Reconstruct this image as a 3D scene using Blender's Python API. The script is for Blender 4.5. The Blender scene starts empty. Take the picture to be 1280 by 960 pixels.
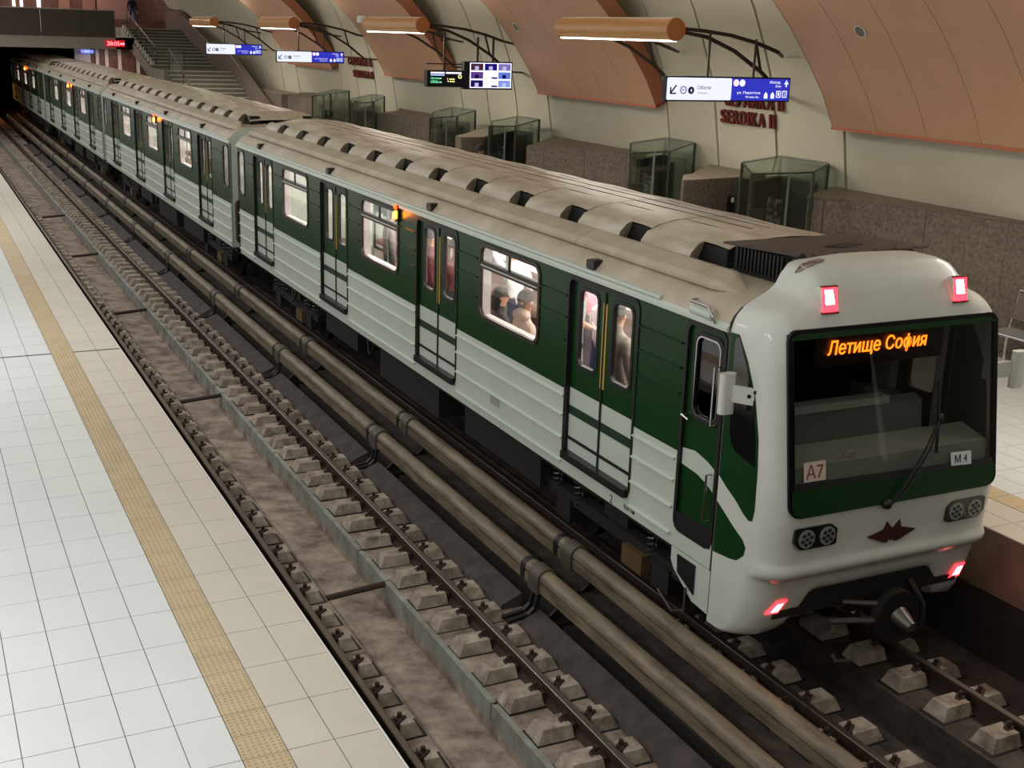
import bpy, bmesh, math, random
from mathutils import Vector, Matrix
random.seed(7)
sc = bpy.context.scene
col = sc.collection
PI = math.pi

# ------------------------------------------------------------------ camera
def set_camera():
    C = Vector((-7.6785, -10.7191, 5.7567)); yaw, pit, rol, f = 0.464, 0.2792, 0.0322, 1515.09
    F = Vector((math.sin(yaw)*math.cos(pit), math.cos(yaw)*math.cos(pit), -math.sin(pit)))
    R0 = Vector((math.cos(yaw), -math.sin(yaw), 0)); U0 = R0.cross(F)
    R = R0*math.cos(rol) + U0*math.sin(rol); U = R.cross(F)
    cd = bpy.data.cameras.new('camera'); cd.sensor_width = 36; cd.lens = 36*f/1280
    cd.clip_start = 0.1; cd.clip_end = 300
    o = bpy.data.objects.new('camera', cd); col.objects.link(o)
    M = Matrix((R, U, -F)).transposed().to_4x4(); M.translation = C
    o.matrix_world = M
    sc.camera = o
set_camera()
# ------------------------------------------------------------------ light of the place
w = bpy.data.worlds.new('world'); sc.world = w; w.use_nodes = True
bg = w.node_tree.nodes['Background']; bg.inputs[0].default_value = (1.0, 0.965, 0.90, 1); bg.inputs[1].default_value = 0.53
sc.view_settings.view_transform = 'Standard'; sc.view_settings.look = 'None'
sc.view_settings.exposure = 0.45; sc.view_settings.gamma = 1.0; sc.view_settings.use_curve_mapping = False
sc.cycles.use_denoising = True
sc.cycles.max_bounces = 6; sc.cycles.diffuse_bounces = 3; sc.cycles.glossy_bounces = 3
sc.cycles.transparent_max_bounces = 16; sc.cycles.transmission_bounces = 4
sc.cycles.caustics_reflective = False; sc.cycles.caustics_refractive = False
sc.cycles.sample_clamp_indirect = 4

def area(name, loc, sx, sy, power, color, rot=(0, 0, 0), spread=180):
    l = bpy.data.lights.new(name, 'AREA'); l.shape = 'RECTANGLE'; l.size = sx; l.size_y = sy
    l.energy = power; l.color = color; l.spread = math.radians(spread)
    o = bpy.data.objects.new(name, l); col.objects.link(o); o.location = loc; o.rotation_euler = rot
    return o
# row of tube lamps over the near platform (same fittings as over the far one, left of the picture)
for k in range(-1, 5):
    area('near_platform_lamp', (-8.6, 8.3+11.4*k, 6.0), 0.3, 4.0, 132, (0.95, 0.98, 1.0))

# the next tube lamp of the far platform's row, beyond the right edge of the picture
area('far_platform_lamp', (4.1, -2.6, 5.73), 0.2, 3.9, 150, (1.0, 0.92, 0.80))

# ------------------------------------------------------------------ helpers
def lin(c):
    return tuple(((x/255)/12.92 if x/255 <= 0.04045 else ((x/255+0.055)/1.055)**2.4) for x in c)
MATS = {}
def mat(name, rgb, rough=0.6, metal=0.0, var=0.0, scale=4.0, bump=0.0, bscale=40.0, rgb2=None, coat=0.0,
        emit=None, estr=0.0, stretch=(1, 1, 1), detail=6.0, lo=0.35, hi=0.7, spec=0.5):
    if name in MATS: return MATS[name]
    m = bpy.data.materials.new(name); m.use_nodes = True; nt = m.node_tree; b = nt.nodes['Principled BSDF']
    c = lin(rgb); b.inputs['Base Color'].default_value = (*c, 1); b.inputs['Roughness'].default_value = rough
    b.inputs['Metallic'].default_value = metal; b.inputs['Coat Weight'].default_value = coat
    b.inputs['Coat Roughness'].default_value = 0.08; b.inputs['Specular IOR Level'].default_value = spec
    if emit: b.inputs['Emission Color'].default_value = (*lin(emit), 1); b.inputs['Emission Strength'].default_value = estr
    if var > 0 or bump > 0:
        g = nt.nodes.new('ShaderNodeNewGeometry'); mp = nt.nodes.new('ShaderNodeMapping'); mp.inputs['Scale'].default_value = stretch
        nt.links.new(g.outputs['Position'], mp.inputs[0])
    if var > 0:
        n = nt.nodes.new('ShaderNodeTexNoise'); n.inputs['Scale'].default_value = scale; n.inputs['Detail'].default_value = detail
        n.inputs['Roughness'].default_value = 0.65
        nt.links.new(mp.outputs[0], n.inputs['Vector'])
        r = nt.nodes.new('ShaderNodeValToRGB'); r.color_ramp.elements[0].position = lo; r.color_ramp.elements[1].position = hi
        c2 = lin(rgb2) if rgb2 else tuple(x*(1-var) for x in c)
        r.color_ramp.elements[0].color = (*c2, 1); r.color_ramp.elements[1].color = (*c, 1)
        nt.links.new(n.outputs['Fac'], r.inputs[0]); nt.links.new(r.outputs[0], b.inputs['Base Color'])
    if bump > 0:
        n2 = nt.nodes.new('ShaderNodeTexNoise'); n2.inputs['Scale'].default_value = bscale; n2.inputs['Detail'].default_value = 4
        nt.links.new(mp.outputs[0], n2.inputs['Vector'])
        bp = nt.nodes.new('ShaderNodeBump'); bp.inputs['Strength'].default_value = bump; bp.inputs['Distance'].default_value = 0.02
        nt.links.new(n2.outputs['Fac'], bp.inputs['Height']); nt.links.new(bp.outputs[0], b.inputs['Normal'])
    MATS[name] = m; return m
def glass(name, tint, refl=0.10, rough=0.02, base=0.06):
    if name in MATS: return MATS[name]
    m = bpy.data.materials.new(name); m.use_nodes = True; nt = m.node_tree; nt.nodes.clear()
    o = nt.nodes.new('ShaderNodeOutputMaterial'); mx = nt.nodes.new('ShaderNodeMixShader')
    t = nt.nodes.new('ShaderNodeBsdfTransparent'); t.inputs[0].default_value = (*tint, 1)
    g = nt.nodes.new('ShaderNodeBsdfGlossy'); g.inputs['Roughness'].default_value = rough
    lw = nt.nodes.new('ShaderNodeLayerWeight'); lw.inputs[0].default_value = 0.25
    ma = nt.nodes.new('ShaderNodeMath'); ma.operation = 'MULTIPLY_ADD'; ma.inputs[1].default_value = refl*4; ma.inputs[2].default_value = base
    ma.use_clamp = True
    nt.links.new(lw.outputs['Fresnel'], ma.inputs[0]); nt.links.new(ma.outputs[0], mx.inputs[0])
    nt.links.new(t.outputs[0], mx.inputs[1]); nt.links.new(g.outputs[0], mx.inputs[2]); nt.links.new(mx.outputs[0], o.inputs[0])
    MATS[name] = m; return m
def glow(name, rgb, s):
    if name in MATS: return MATS[name]
    m = bpy.data.materials.new(name); m.use_nodes = True; nt = m.node_tree; nt.nodes.clear()
    o = nt.nodes.new('ShaderNodeOutputMaterial'); e = nt.nodes.new('ShaderNodeEmission')
    e.inputs[0].default_value = (*lin(rgb), 1); e.inputs[1].default_value = s; nt.links.new(e.outputs[0], o.inputs[0])
    MATS[name] = m; return m

def rrect(cx, cy, w, h, r, n=5):
    pts = []
    for qx, qy, a0 in ((1, 1, 0), (-1, 1, 90), (-1, -1, 180), (1, -1, 270)):
        for k in range(n+1):
            a = math.radians(a0+90*k/n)
            pts.append((cx+qx*(w/2-r)+r*math.cos(a), cy+qy*(h/2-r)+r*math.sin(a)))
    return pts

class MB:
    def __init__(s): s.v = []; s.f = []; s.m = []; s.mi = 0
    def face(s, pts):
        i = len(s.v); s.v += [tuple(p) for p in pts]; s.f.append(tuple(range(i, i+len(pts)))); s.m.append(s.mi); return s
    def box(s, x0, x1, y0, y1, z0, z1):
        i = len(s.v)
        s.v += [(x0,y0,z0),(x1,y0,z0),(x1,y1,z0),(x0,y1,z0),(x0,y0,z1),(x1,y0,z1),(x1,y1,z1),(x0,y1,z1)]
        for q in ((0,3,2,1),(4,5,6,7),(0,1,5,4),(1,2,6,5),(2,3,7,6),(3,0,4,7)): s.f.append(tuple(i+k for k in q)); s.m.append(s.mi)
        return s
    def hexa(s, p):   # eight points in box order
        i = len(s.v); s.v += [tuple(q) for q in p]
        for q in ((0,3,2,1),(4,5,6,7),(0,1,5,4),(1,2,6,5),(2,3,7,6),(3,0,4,7)): s.f.append(tuple(i+k for k in q)); s.m.append(s.mi)
        return s
    def obox(s, c, size, M):
        h = [x/2 for x in size]; pts = []
        for z in (-1, 1):
            for x, y in ((-1,-1),(1,-1),(1,1),(-1,1)): pts.append(Vector(c)+M@Vector((x*h[0], y*h[1], z*h[2])))
        return s.hexa(pts)
    def bar(s, p0, p1, wd, ht, up=(0, 0, 1)):
        p0, p1 = Vector(p0), Vector(p1); d = (p1-p0).normalized(); u = Vector(up)
        sd = d.cross(u).normalized(); u = sd.cross(d).normalized()
        pts = []
        for z in (-1, 1):
            for e, x in ((p0,-1),(p1,-1),(p1,1),(p0,1)): pts.append(e+sd*x*wd/2+u*z*ht/2)
        return s.hexa(pts)
    def prism(s, poly, a0, a1, ax):
        n = len(poly); i = len(s.v)
        def P(p, a): return (a, p[0], p[1]) if ax == 'x' else (p[0], a, p[1]) if ax == 'y' else (p[0], p[1], a)
        s.v += [P(p, a0) for p in poly]+[P(p, a1) for p in poly]
        s.f.append(tuple(range(i, i+n))); s.m.append(s.mi); s.f.append(tuple(range(i+2*n-1, i+n-1, -1))); s.m.append(s.mi)
        for k in range(n): s.f.append((i+k, i+(k+1)%n, i+n+(k+1)%n, i+n+k)); s.m.append(s.mi)
        return s
    def ring(s, po, pi, a0, a1, ax):
        n = len(po); i = len(s.v)
        def P(p, a): return (a, p[0], p[1]) if ax == 'x' else (p[0], a, p[1]) if ax == 'y' else (p[0], p[1], a)
        s.v += [P(p, a0) for p in po]+[P(p, a0) for p in pi]+[P(p, a1) for p in po]+[P(p, a1) for p in pi]
        for k in range(n):
            j = (k+1) % n
            for q in ((k,j,n+j,n+k),(2*n+k,3*n+k,3*n+j,2*n+j),(k,2*n+k,2*n+j,j),(n+k,n+j,3*n+j,3*n+k)):
                s.f.append(tuple(i+t for t in q)); s.m.append(s.mi)
        return s
    def tube(s, pts, r, n=8, caps=True):
        pts = [Vector(p) for p in pts]; rs = r if isinstance(r, (list, tuple)) else [r]*len(pts)
        i0 = len(s.v); ref = None
        for k, p in enumerate(pts):
            d = (pts[min(k+1, len(pts)-1)]-pts[max(k-1, 0)]).normalized()
            if ref is None: ref = Vector((0, 0, 1)) if abs(d.z) < .9 else Vector((1, 0, 0))
            a = d.cross(ref).normalized(); b = a.cross(d).normalized(); ref = b
            for t in range(n):
                an = 2*PI*t/n; s.v.append(tuple(p+(a*math.cos(an)+b*math.sin(an))*rs[k]))
        for k in range(len(pts)-1):
            for t in range(n):
                u = (t+1) % n; s.f.append((i0+k*n+t, i0+k*n+u, i0+(k+1)*n+u, i0+(k+1)*n+t)); s.m.append(s.mi)
        if caps:
            s.f.append(tuple(i0+t for t in range(n))); s.m.append(s.mi)
            e = i0+(len(pts)-1)*n; s.f.append(tuple(e+n-1-t for t in range(n))); s.m.append(s.mi)
        return s
    def ball(s, c, r, nu=12, nv=8):
        rx, ry, rz = r if isinstance(r, (list, tuple)) else (r, r, r); i = len(s.v)
        for a in range(nv+1):
            th = PI*a/nv
            for b in range(nu):
                ph = 2*PI*b/nu; s.v.append((c[0]+rx*math.sin(th)*math.cos(ph), c[1]+ry*math.sin(th)*math.sin(ph), c[2]+rz*math.cos(th)))
        for a in range(nv):
            for b in range(nu):
                s.f.append((i+a*nu+b, i+a*nu+(b+1)%nu, i+(a+1)*nu+(b+1)%nu, i+(a+1)*nu+b)); s.m.append(s.mi)
        return s
    def grid(s, rows, closed=False):
        i = len(s.v); nr, nc = len(rows), len(rows[0])
        for r in rows: s.v += [tuple(p) for p in r]
        for a in range(nr-1):
            for b in range(nc if closed else nc-1):
                c = (b+1) % nc
                s.f.append((i+a*nc+b, i+a*nc+c, i+(a+1)*nc+c, i+(a+1)*nc+b)); s.m.append(s.mi)
        return s
    def mesh(s, name, mats, smooth=False, weld=True):
        me = bpy.data.meshes.new(name); me.from_pydata(s.v, [], s.f)
        for m in (mats if isinstance(mats, (list, tuple)) else [mats]): me.materials.append(m)
        me.polygons.foreach_set('material_index', s.m)
        bm = bmesh.new(); bm.from_mesh(me)
        if weld: bmesh.ops.remove_doubles(bm, verts=bm.verts, dist=1e-5)
        bmesh.ops.recalc_face_normals(bm, faces=bm.faces)
        if smooth:
            for f in bm.faces: f.smooth = True
            an = math.radians(35)
            for e in bm.edges:
                if len(e.link_faces) == 2 and e.calc_face_angle(0) > an: e.smooth = False
        bm.to_mesh(me); bm.free()
        return me
    def build(s, name, mats, parent=None, smooth=False, weld=True):
        return inst(name, s.mesh(name, mats, smooth, weld), parent)
def inst(name, me, parent=None, loc=None, rot=None):
    o = bpy.data.objects.new(name, me); col.objects.link(o)
    if parent: o.parent = parent
    if loc: o.location = loc
    if rot: o.rotation_euler = rot
    return o
def tag(o, label, cat, group=None):
    o['label'] = label; o['category'] = cat
    if group: o['group'] = group
    return o
def empty(name, loc, label=None, cat=None, group=None, rz=0):
    o = bpy.data.objects.new(name, None); col.objects.link(o); o.location = loc; o.rotation_euler = (0, 0, rz)
    o.empty_display_size = 0.2
    if label: tag(o, label, cat, group)
    return o
def struct(o):
    o['kind'] = 'structure'; return o
def stuff(o):
    o['kind'] = 'stuff'; return o
def copy_tree(o, parent=None):
    c = o.copy(); col.objects.link(c); c.parent = parent
    for ch in list(o.children): copy_tree(ch, c)
    return c
def text_mesh(name, body, w, h, right, up, at, m, parent=None, depth=0.004, shear=0.0, bold=0.0):
    """lettering fitted into w x h metres, centred on `at`, as a mesh"""
    cu = bpy.data.curves.new(name, 'FONT'); cu.body = body; cu.extrude = 0.02; cu.shear = shear; cu.offset = bold; cu.resolution_u = 3
    t = bpy.data.objects.new(name, cu); col.objects.link(t)
    dg = bpy.context.evaluated_depsgraph_get(); me = bpy.data.meshes.new_from_object(t.evaluated_get(dg))
    bpy.data.objects.remove(t); bpy.data.curves.remove(cu)
    xs = [v.co.x for v in me.vertices]; ys = [v.co.y for v in me.vertices]
    x0, x1, y0, y1 = min(xs), max(xs), min(ys), max(ys)
    R = Vector(right).normalized(); U = Vector(up).normalized(); N = R.cross(U)
    sx = w/(x1-x0); sy = h/(y1-y0)
    for v in me.vertices:
        c = v.co.copy()
        v.co = Vector(at)+R*((c.x-(x0+x1)/2)*sx)+U*((c.y-(y0+y1)/2)*sy)+N*(depth*(c.z/0.02))
    me.materials.clear(); me.materials.append(m)
    return inst(name, me, parent)

# ------------------------------------------------------------------ materials
M_white_tile = mat('white_tile', (210, 213, 211), 0.32, var=0.06, scale=1.2)
M_beige_tile = mat('beige_tile', (200, 192, 178), 0.4, var=0.08, scale=1.5)
M_tactile = mat('tactile_tile', (192, 172, 138), 0.6, var=0.15, scale=3)
M_grout = mat('grout', (150, 145, 134), 0.9)
M_concrete = mat('track_concrete', (184, 166, 150), 0.85, var=0.6, scale=3.0, bump=0.5, bscale=14, rgb2=(104, 88, 78), detail=9)
M_shaded_oily = mat('shaded_oily_bed', (86, 74, 66), 0.8, var=0.6, scale=2.5, bump=0.4, bscale=14, rgb2=(34, 28, 25), detail=9)  # oily dirt, with the shade around the train put into the colour
M_sleeper = mat('sleeper_concrete', (186, 173, 156), 0.85, var=0.5, scale=5, bump=0.3, bscale=30, rgb2=(116, 102, 90))
M_drain = mat('drain_paint', (158, 166, 158), 0.7, var=0.5, scale=3, rgb2=(120, 116, 106))
M_dark_board = mat('dark_board', (76, 66, 62), 0.8, var=0.4, scale=4, rgb2=(48, 41, 38))
M_pit = mat('pit_dark', (38, 32, 29), 0.95, var=0.5, scale=5)  # near-black base with random variation, for pit floor and platform faces
M_rail_side = mat('rail_rust', (62, 44, 34), 0.75, var=0.4, scale=8)
M_rail_top = mat('rail_steel', (128, 118, 108), 0.35, 0.9)
M_iron = mat('black_iron', (34, 32, 31), 0.55, 0.3)
M_cover = mat('cover_plastic', (134, 120, 98), 0.5, var=0.45, scale=3.5, rgb2=(88, 76, 62), stretch=(3, .5, 3))
M_white = mat('body_white', (194, 203, 192), 0.35, var=0.06, scale=1.5, coat=0.25)
M_mask = mat('mask_white', (208, 210, 202), 0.38, var=0.07, scale=2.0, coat=0.35)
M_green = mat('body_green', (6, 54, 16), 0.35, coat=0.1, spec=.25, var=0.15, scale=1.5)
M_roof = mat('roof_paint', (190, 178, 158), 0.45, var=0.25, scale=1.6, rgb2=(162, 147, 126), coat=0.1)
M_hood = mat('hood_paint', (204, 195, 178), 0.38, var=0.3, scale=2.2, rgb2=(160, 146, 124), stretch=(2, .6, 2))
M_rubber = mat('rubber', (16, 15, 15), 0.5)
M_black = mat('black_paint', (20, 20, 20), 0.4)
M_frame = mat('window_frame_dark', (44, 26, 24), 0.4)
M_chrome = mat('chrome', (200, 200, 200), 0.2, 1.0)
M_yellow = mat('yellow_strip', (190, 158, 74), 0.5)
M_glass = glass('car_glass', (0.94, 0.95, 0.94))
M_lining = mat('lining', (226, 220, 216), 0.5)
M_seat = mat('seat_cover', (96, 70, 60), 0.8)
M_floor_in = mat('car_floor', (120, 108, 100), 0.7)
M_under = mat('underframe', (26, 23, 22), 0.8, var=0.4, scale=6)
M_spring = mat('spring_steel', (96, 92, 88), 0.4, 0.7)
M_gearbox = mat('ochre_box', (104, 80, 46), 0.7, var=0.4, scale=8)
M_granite = mat('granite', (140, 126, 112), 0.55, var=0.35, scale=16, rgb2=(92, 80, 70), detail=10)
M_granite_top = mat('granite_top', (140, 128, 112), 0.5, var=0.3, scale=14, rgb2=(104, 92, 80))
M_wall = mat('vault_plaster', (204, 198, 178), 0.8, var=0.07, scale=0.8)
M_joint = mat('vault_joint', (128, 120, 106), 0.85)
M_panel = mat('orange_panel', (206, 162, 132), 0.55, var=0.06, scale=1.5)
M_cheek = mat('panel_cheek', (150, 92, 62), 0.6)
M_redtrim = mat('red_trim', (112, 30, 22), 0.5)
M_letter = mat('red_letter', (104, 24, 18), 0.5)
M_truss = mat('brown_steel', (52, 36, 30), 0.5, 0.2)
M_wood = mat('lamp_wood', (205, 148, 88), 0.35, var=0.2, scale=6, stretch=(3, .3, 3), coat=0.3)
M_case_glass = glass('case_glass', (0.90, 0.94, 0.91), refl=0.08)
M_case_edge = mat('case_edge', (120, 132, 120), 0.3, 0.4)
M_case_dark = mat('case_dark', (38, 40, 36), 0.6)
M_photo = mat('photo_print', (120, 124, 120), 0.4, var=0.9, scale=9, rgb2=(20, 22, 22), lo=.45, hi=.55)
M_case_post = mat('case_post', (62, 66, 58), 0.4, 0.5)
# ------------------------------------------------------------------ near platform
ZP = 1.033; XE = -5.055
floor_l = struct(MB().box(-13, XE-0.02, -14, 63, -0.6, ZP-0.02).box(XE-0.06, XE, -14, 63, ZP-0.16, ZP-0.006).build('floor_left', [M_grout]))
trim = MB().box(XE-0.012, XE+0.004, -14, 63, ZP-0.05, ZP+0.002).build('edge_strip', mat('edge_white', (215, 212, 204), 0.5), floor_l)
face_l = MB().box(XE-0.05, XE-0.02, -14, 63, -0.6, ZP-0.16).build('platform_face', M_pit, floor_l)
TW, TL, GP = 0.332, 0.6, 0.007
cols = [(XE-0.012-TW*(k+1), 'beige') for k in range(2)]
xs0 = cols[-1][0]
strip_x0 = xs0-0.312
cols += [(strip_x0-TW*(k+1), 'white') for k in range(8)]
white_me = MB().box(GP/2, TW-GP/2, GP/2, TL-GP/2, -0.02, 0).mesh('floor_tile', M_white_tile)
beige_me = MB().box(GP/2, TW-GP/2, GP/2, TL-GP/2, -0.02, 0).mesh('floor_tile', M_beige_tile)
spots = []
CAM = Vector((-7.68, -10.72, 5.76))
for x, kind in cols:
    y = -5.39+random.choice((0, 0))
    while y < 61.5:
        if not (7.75 < y+TL < 8.05 and False): spots.append(((Vector((x+.15, y+.3, ZP))-CAM).length, x, y, kind))
        y += TL
spots.sort()
far = {'white': MB(), 'beige': MB()}
for i, (d, x, y, kind) in enumerate(spots):
    if i < 300:
        inst('floor_tile', white_me if kind == 'white' else beige_me, floor_l, (x, y, ZP))
    else:
        far[kind].box(x+GP/2, x+TW-GP/2, y+GP/2, y+TL-GP/2, ZP-0.02, ZP)
stuff(far['white'].build('far_floor_tiles', M_white_tile, floor_l, weld=False))
stuff(far['beige'].build('far_beige_tiles', M_beige_tile, floor_l, weld=False))
# expansion joint across the platform
MB().box(-9, XE-0.01, 7.78, 7.83, ZP-0.001, ZP+0.0015).build('expansion_joint', mat('joint_dark', (58, 54, 44), 0.8), floor_l)
# wide outer floor left of the tiled band
MB().box(-13, strip_x0-TW*8, -14, 62, ZP-0.03, ZP-0.001).build('floor_field', M_white_tile, floor_l)
# tactile strip: tiles plus studs
tac_me = MB().box(0.004, 0.308, 0.003, 0.297, -0.02, 0.002).mesh('tactile_tile', M_tactile)
studs = MB()
y = -5.4; n = 0
rest = MB()
while y < 60:
    if n < 120: inst('tactile_tile', tac_me, floor_l, (strip_x0, y, ZP))
    else: rest.box(strip_x0+.004, strip_x0+.308, y+.003, y+.297, ZP-.02, ZP+.002)
    if y < 14:
        for a in range(7):
            for b in range(7):
                cx, cy = strip_x0+0.026+a*0.0433, y+0.026+b*0.0413
                studs.hexa([(cx-.011, cy-.011, ZP), (cx+.011, cy-.011, ZP), (cx+.011, cy+.011, ZP), (cx-.011, cy+.011, ZP),
                            (cx-.006, cy-.006, ZP+.009), (cx+.006, cy-.006, ZP+.009), (cx+.006, cy+.006, ZP+.009), (cx-.006, cy+.006, ZP+.009)])
    y += 0.3; n += 1
stuff(studs.build('tactile_studs', M_tactile, floor_l, weld=False))
stuff(rest.build('far_tactile_tiles', M_tactile, floor_l, weld=False))

# ------------------------------------------------------------------ far platform
ZR = 1.2; XR = 1.63
floor_r = struct(MB().box(XR+.02, 8.0, -14, 63, -0.6, ZR-0.02).build('floor_right', M_grout))
MB().box(XR, XR+0.05, -14, 63, 0.55, ZR-0.004).build('platform_coping', mat('coping_brown', (120, 96, 80), 0.7, var=.3, scale=3), floor_r)
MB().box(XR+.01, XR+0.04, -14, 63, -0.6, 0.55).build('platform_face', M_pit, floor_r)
for c in range(17):
    x = XR+0.012+TW*c+(0.0 if c < 2 else 0.312-TW if c > 2 else 0)
    if c == 2:
        for k in range(24): inst('tactile_tile', tac_me, floor_r, (x, -5.2+.3*k, ZR))
        continue
    for k in range(13):
        if x+TW > 7.95: continue
        inst('floor_tile', beige_me if c < 2 else white_me, floor_r, (x, -5.2+TL*k, ZR))
MB().box(XR+.05, 7.9, 2.6, 60, ZR-.03, ZR-.001).build('floor_field', M_white_tile, floor_r)

# ------------------------------------------------------------------ track bed
prof = [(-5.06, -0.17), (-4.05, -0.17), (-4.02, -0.40), (-3.34, -0.44), (-3.32, -0.17), (-2.17, -0.17), (-2.16, -0.62), (-1.44, -0.62), (-1.44, -0.9), (-5.06, -0.9)]
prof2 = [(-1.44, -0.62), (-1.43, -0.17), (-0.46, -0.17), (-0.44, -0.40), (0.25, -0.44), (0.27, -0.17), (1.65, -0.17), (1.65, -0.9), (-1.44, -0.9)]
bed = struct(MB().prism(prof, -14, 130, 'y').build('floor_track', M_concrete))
MB().prism(prof2, -14, 130, 'y').build('shaded_oily_track_bed', M_shaded_oily, bed)
MB().box(-2.15, -1.45, -14, 130, -0.63, -0.6).build('pit_floor', M_pit, bed)
seg_y = -13.0
while seg_y < 62:
    MB().hexa([(-3.335, seg_y+.012, -.43), (-3.25, seg_y+.012, -.43), (-3.25, seg_y+3.7, -.43), (-3.335, seg_y+3.7, -.43),
               (-3.33, seg_y+.012, -.15), (-3.27, seg_y+.012, -.15), (-3.27, seg_y+3.7, -.15), (-3.33, seg_y+3.7, -.15)]).build('drain_kerb', M_drain, bed)
    seg_y += 3.73
for y in (-6.4, 1.0, 8.87, 15.8, 23.0, 30.3):      # drain pipes laid across the channel
    MB().tube([(-4.1, y, -.24), (-3.28, y, -.18)], 0.035, 8).build('cross_pipe', M_rail_side, bed, True)
def sleeper(nx):      # block with a notch for the rail at local x = nx
    m = MB(); n0, n1 = nx-.085, nx+.085
    m.hexa([(-.41, -.135, -.17), (n0, -.135, -.17), (n0, .135, -.17), (-.41, .135, -.17), (-.345, -.10, -.04), (n0-.02, -.10, -.04), (n0-.02, .10, -.04), (-.345, .10, -.04)])
    m.hexa([(n1, -.135, -.17), (.40, -.135, -.17), (.40, .135, -.17), (n1, .135, -.17), (n1+.02, -.10, -.04), (.335, -.10, -.04), (.335, .10, -.04), (n1+.02, .10, -.04)])
    m.box(n0, n1, -.13, .13, -.17, -.16)
    return m.mesh('sleeper_block', M_sleeper)
pad = MB().box(-.44, .43, -.15, .15, -.172, -.162).mesh('rubber_boot', M_rubber)
fs = MB(); fs.box(-.045, .06, -.06, .06, -.15, -.09); fs.tube([(0.0, 0, -.1), (.0, 0, -.02)], .018, 6); fs.tube([(0.0, 0, -.085), (.0, 0, -.06)], .034, 6)
fs.tube([(-.04, -.05, -.09), (-.04, .0, -.06), (.03, .05, -.07), (.06, .05, -.1)], .012, 5)
fs = fs.mesh('rail_clip', M_rail_side)
for xr, cx, y1 in ((-4.39, -4.49, 45), (-2.80, -2.84, 45), (-.795, -.76, -1.0), (.795, .76, 0.5)):
    y = -6.42; sl = sleeper(xr-cx)
    while y < y1:
        dz = random.uniform(-.008, .008)
        o = inst('sleeper_block', sl, bed, (cx+random.uniform(-.01, .01), y, dz), (0, 0, random.uniform(-.02, .02)))
        if y < 16:
            inst('rubber_boot', pad, o)
            a1 = inst('rail_clip', fs, o, (xr-cx-.125, 0, .05)); a2 = inst('rail_clip', fs, o, (xr-cx+.125, 0, .05), (0, 0, PI)); a1.scale = a2.scale = (1.25, 1.25, 1.25)
        y += 0.565
# dark cable-trough boards beside the pit
y = -10.3
while y < 50:
    MB().hexa([(-2.44, y+.35, -.16), (-2.17, y+.35, -.16), (-2.17, y+4.85, -.16), (-2.44, y+4.85, -.16),
               (-2.40, y+.35, -.11), (-2.17, y+.35, -.01), (-2.17, y+4.85, -.01), (-2.40, y+4.85, -.11)]).build('trough_board', M_dark_board, bed)
    y += 4.92
for xr, nm in ((-4.39, 'worn steel running rail right beside the tiled platform edge'), (-2.80, 'worn steel running rail of the empty track nearest the conductor rail'),
               (-.795, 'running rail under the left wheels of the train'), (.795, 'running rail under the right wheels, reddish in the tail light')):
    r = MB(); g = lambda s: [(xr-s*.075, -.02), (xr+s*.075, -.02)]
    r.prism([(xr-.075, -.01), (xr+.075, -.01), (xr+.07, .004), (xr+.012, .02), (xr+.012, .10), (xr+.036, .115), (xr+.036, .148),
             (xr-.036, .148), (xr-.036, .115), (xr-.012, .10), (xr-.012, .02), (xr-.07, .004)], -13, 120, 'y')
    for k in range(len(r.v)): r.v[k] = (r.v[k][0], r.v[k][1], r.v[k][2]-.148+.0)
    o = empty('running_rail', (0, 0, 0), nm, 'rail', 'running rails')
    r.build('rail_web', M_rail_side, o)
    MB().prism([(xr-.034, -.001), (xr+.034, -.001), (xr+.028, .004), (xr-.028, .004)], -13, 120, 'y').build('rail_head', M_rail_top, o)
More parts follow.
